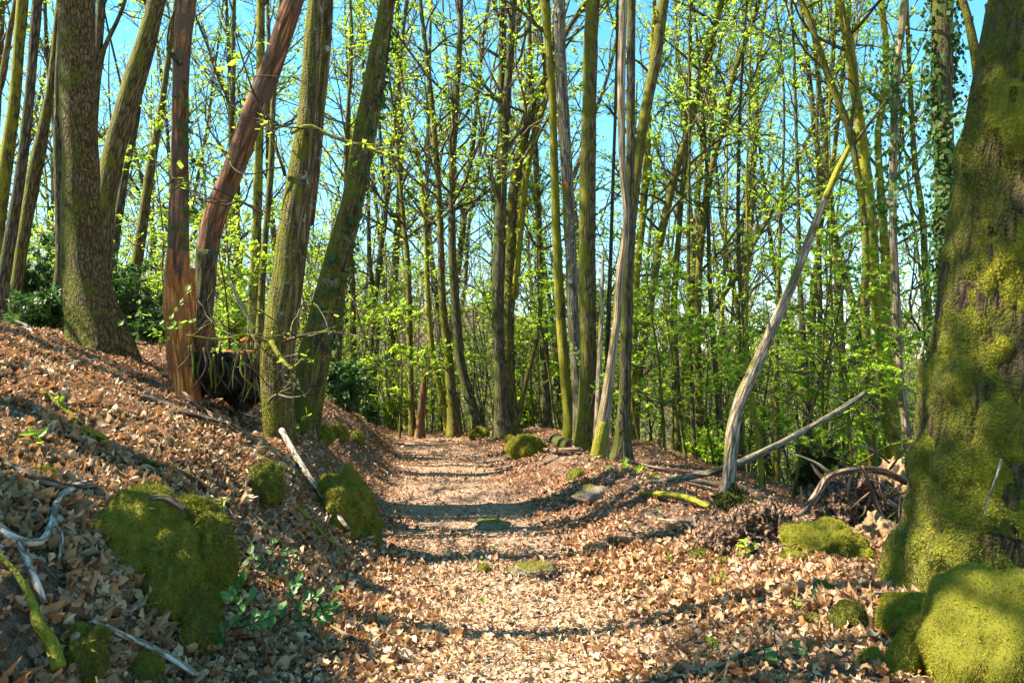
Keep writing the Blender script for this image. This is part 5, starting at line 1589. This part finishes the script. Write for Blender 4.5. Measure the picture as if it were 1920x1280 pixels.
def woods():
    r = np.random.default_rng(13)
    n = 950
    y = r.uniform(62, 165, n)
    x = r.uniform(-1.05, .95, n) * y
    z = terrain(x, y)
    h = r.uniform(7, 14, n)
    B = grow(np.stack([x, y, z - .3], -1), np.stack([r.normal(0, .08, n), r.normal(0, .08, n), np.ones(n)], -1), h, 6, up=.05, wig=.05, rs=r)
    mb = MB()
    tubes(mb, B, r.uniform(.1, .2, (n, 1)) * np.linspace(1, .3, 7)[None], 5, 0, cap=False)
    p2, t2 = along(B, .25 + .75 * r.random((n, 12)))
    p2, t2 = p2.reshape(-1, 3), t2.reshape(-1, 3)
    B2 = grow(p2, t2 * .5 + r.normal(0, .8, p2.shape), np.repeat(h, 12) * .24 * r.uniform(.5, 1.2, len(p2)), 4, up=.1, wig=.15, rs=r)
    tubes(mb, B2, np.full((len(B2), 1), .05) * np.linspace(1, .4, 5)[None], 3, 0, cap=False)
    p3, t3 = along(B2, .2 + .8 * r.random((len(B2), 5)))
    p3, t3 = p3.reshape(-1, 3), t3.reshape(-1, 3)
    B3 = grow(p3, t3 * .6 + r.normal(0, .7, p3.shape), r.uniform(.6, 1.6, len(p3)), 2, up=.05, wig=.2, rs=r)
    tubes(mb, B3, np.full((len(B3), 3), .028), 3, 0, cap=False)
    k = np.repeat(np.arange(len(B3)), r.poisson(np.repeat(r.choice([.3, 1.5, 4.], n, p=[.45, .3, .25]), 60)))
    p, t = along(B3[k], r.random((len(k), 1)))
    p = p[:, 0] + r.normal(0, .25, (len(k), 3))
    nm = nrm(np.array([0, 0, 1.]) + r.normal(0, .5, p.shape))
    leaf_quads(mb, p, r.normal(0, 1, p.shape), nm, .3 * np.exp(r.normal(0, .2, len(p))), .7, 1)
    tag(mb.build('distant_woods', [M['twig_far'], M['leaf_far']]), 'mauve brown far wood on the opposite slope', 'wood', kind='stuff')


woods()

# unseen trees of the left slope
for k, (x, y, r0, lean, z0, n1, lp) in enumerate([(-5.6, 6.4, .17, .05, 7, 7, 1.2), (-6.6, 7.8, .15, -.06, 6, 9, 2), (-7.4, 3.6, .2, .1, 5, 18, 4), (-5.2, 3.4, .16, -.05, 2.4, 28, 13), (-9.6, 8.8, .17, .04, 3.5, 16, 4), (-5.6, 4.7, .15, .0, 8.4, 40, 11)]):
    c = catmull(np.array([(x, y, gz(x, y) - .3, r0), (x + lean, y + .1, 3.5, r0 * .85), (x + lean * 3, y, 8, r0 * .6), (x + lean * 2, y + .3, 14, r0 * .25)]), 50)
    loc = np.array([x, y, gz(x, y)])
    root = empty('tree', loc, ['mossy bank tree beyond the frame edge level with the yellow boulder', 'slim bank tree beyond the frame edge level with the ridged trunk', 'stout bank tree beyond the frame edge nearest the camera', 'bushy unseen tree beyond the frame edge, crown tiers shaped to shade the corner sticks', 'unseen bushy tree added deepest in beyond the frame edge to shade the bank', 'unseen tree added beyond the frame edge to shade the great mossy trunk'][k], 'tree')
    mb = MB()
    tubes(mb, c[None, :, :3], c[None, :, 3], 18, 0, trunk_disp(.4, .07, k))
    mb.build('trunk', M['bark_mossy'], root, origin=loc)
    cb = MB()
    if k == 3:     # a low bushy tier and a dense high one, with a gap that lets the sun down to the path
        lo3 = c[:, 2] < 4.4
        crown_mesh(cb, c[lo3, :3], c[lo3, 3], loc[2] + 1, n1=16, n2=6, n3=4, length=1.7, lpt=5, lsize=.07, elev=(-.1, .4), up=0, seed=951)
        crown_mesh(cb, c[:, :3], c[:, 3], 8.3, n1=16, n2=6, n3=4, length=2.4, lpt=4, lsize=.08, elev=(0, .5), seed=952)
    else:
        crown_mesh(cb, c[:, :3], c[:, 3], loc[2] + z0, n1=n1, n2=6, n3=4, length=3.0, lpt=lp, lsize=.08, seed=900 + k)
    cb.build('crown', [M['twig'], M['leaf']], root, origin=loc)

# ------------------------------------------------------------------ camera, sky, sun
cam = bpy.data.objects.new('camera', bpy.data.cameras.new('camera'))
COL.objects.link(cam)
cam.location = (0, 0, CAMZ)
cam.rotation_euler = (math.pi / 2 + PITCH, 0, 0)
cam.data.sensor_width = 36
cam.data.lens = 36 * F / 1920
cam.data.clip_end = 2000
cam.data.clip_start = .05
S.camera = cam

EL = math.radians(47)
AZ = (-1.0, -.02)
k = math.hypot(*AZ)
sd = Vector((AZ[0] / k * math.cos(EL), AZ[1] / k * math.cos(EL), math.sin(EL)))
sl = bpy.data.lights.new('sun', 'SUN')
sl.energy = 5.0
sl.angle = math.radians(.53)
sl.color = (1, .91, .76)
so = bpy.data.objects.new('sun', sl)
COL.objects.link(so)
so.rotation_euler = sd.to_track_quat('Z', 'Y').to_euler()
so.location = (-30, 0, 40)

W = bpy.data.worlds.new('World')
S.world = W
W.use_nodes = True
nt = W.node_tree
nt.nodes.clear()
sky = nt.nodes.new('ShaderNodeTexSky')
sky.sky_type = 'NISHITA'
sky.sun_disc = False
sky.sun_elevation = EL
sky.sun_rotation = math.atan2(AZ[0], AZ[1]) % (2 * math.pi)
sky.air_density = 1.0
sky.dust_density = .1
sky.ozone_density = 1.0
hs = nt.nodes.new('ShaderNodeHueSaturation')
hs.inputs['Hue'].default_value = .474
hs.inputs['Saturation'].default_value = 1.3
hs.inputs['Value'].default_value = 1.0
bg = nt.nodes.new('ShaderNodeBackground')
bg.inputs[1].default_value = .09
wo = nt.nodes.new('ShaderNodeOutputWorld')
nt.links.new(sky.outputs[0], hs.inputs['Color'])
nt.links.new(hs.outputs[0], bg.inputs[0])
nt.links.new(bg.outputs[0], wo.inputs[0])

S.view_settings.view_transform = 'Standard'
S.view_settings.look = 'None'
S.view_settings.gamma = 1
S.view_settings.exposure = 2.06
S.render.engine = 'CYCLES'
S.cycles.max_bounces = 6
S.cycles.diffuse_bounces = 4
S.cycles.transmission_bounces = 4
S.cycles.transparent_max_bounces = 4
S.cycles.use_adaptive_sampling = True
S.cycles.adaptive_threshold = .02
S.cycles.sample_clamp_indirect = 6
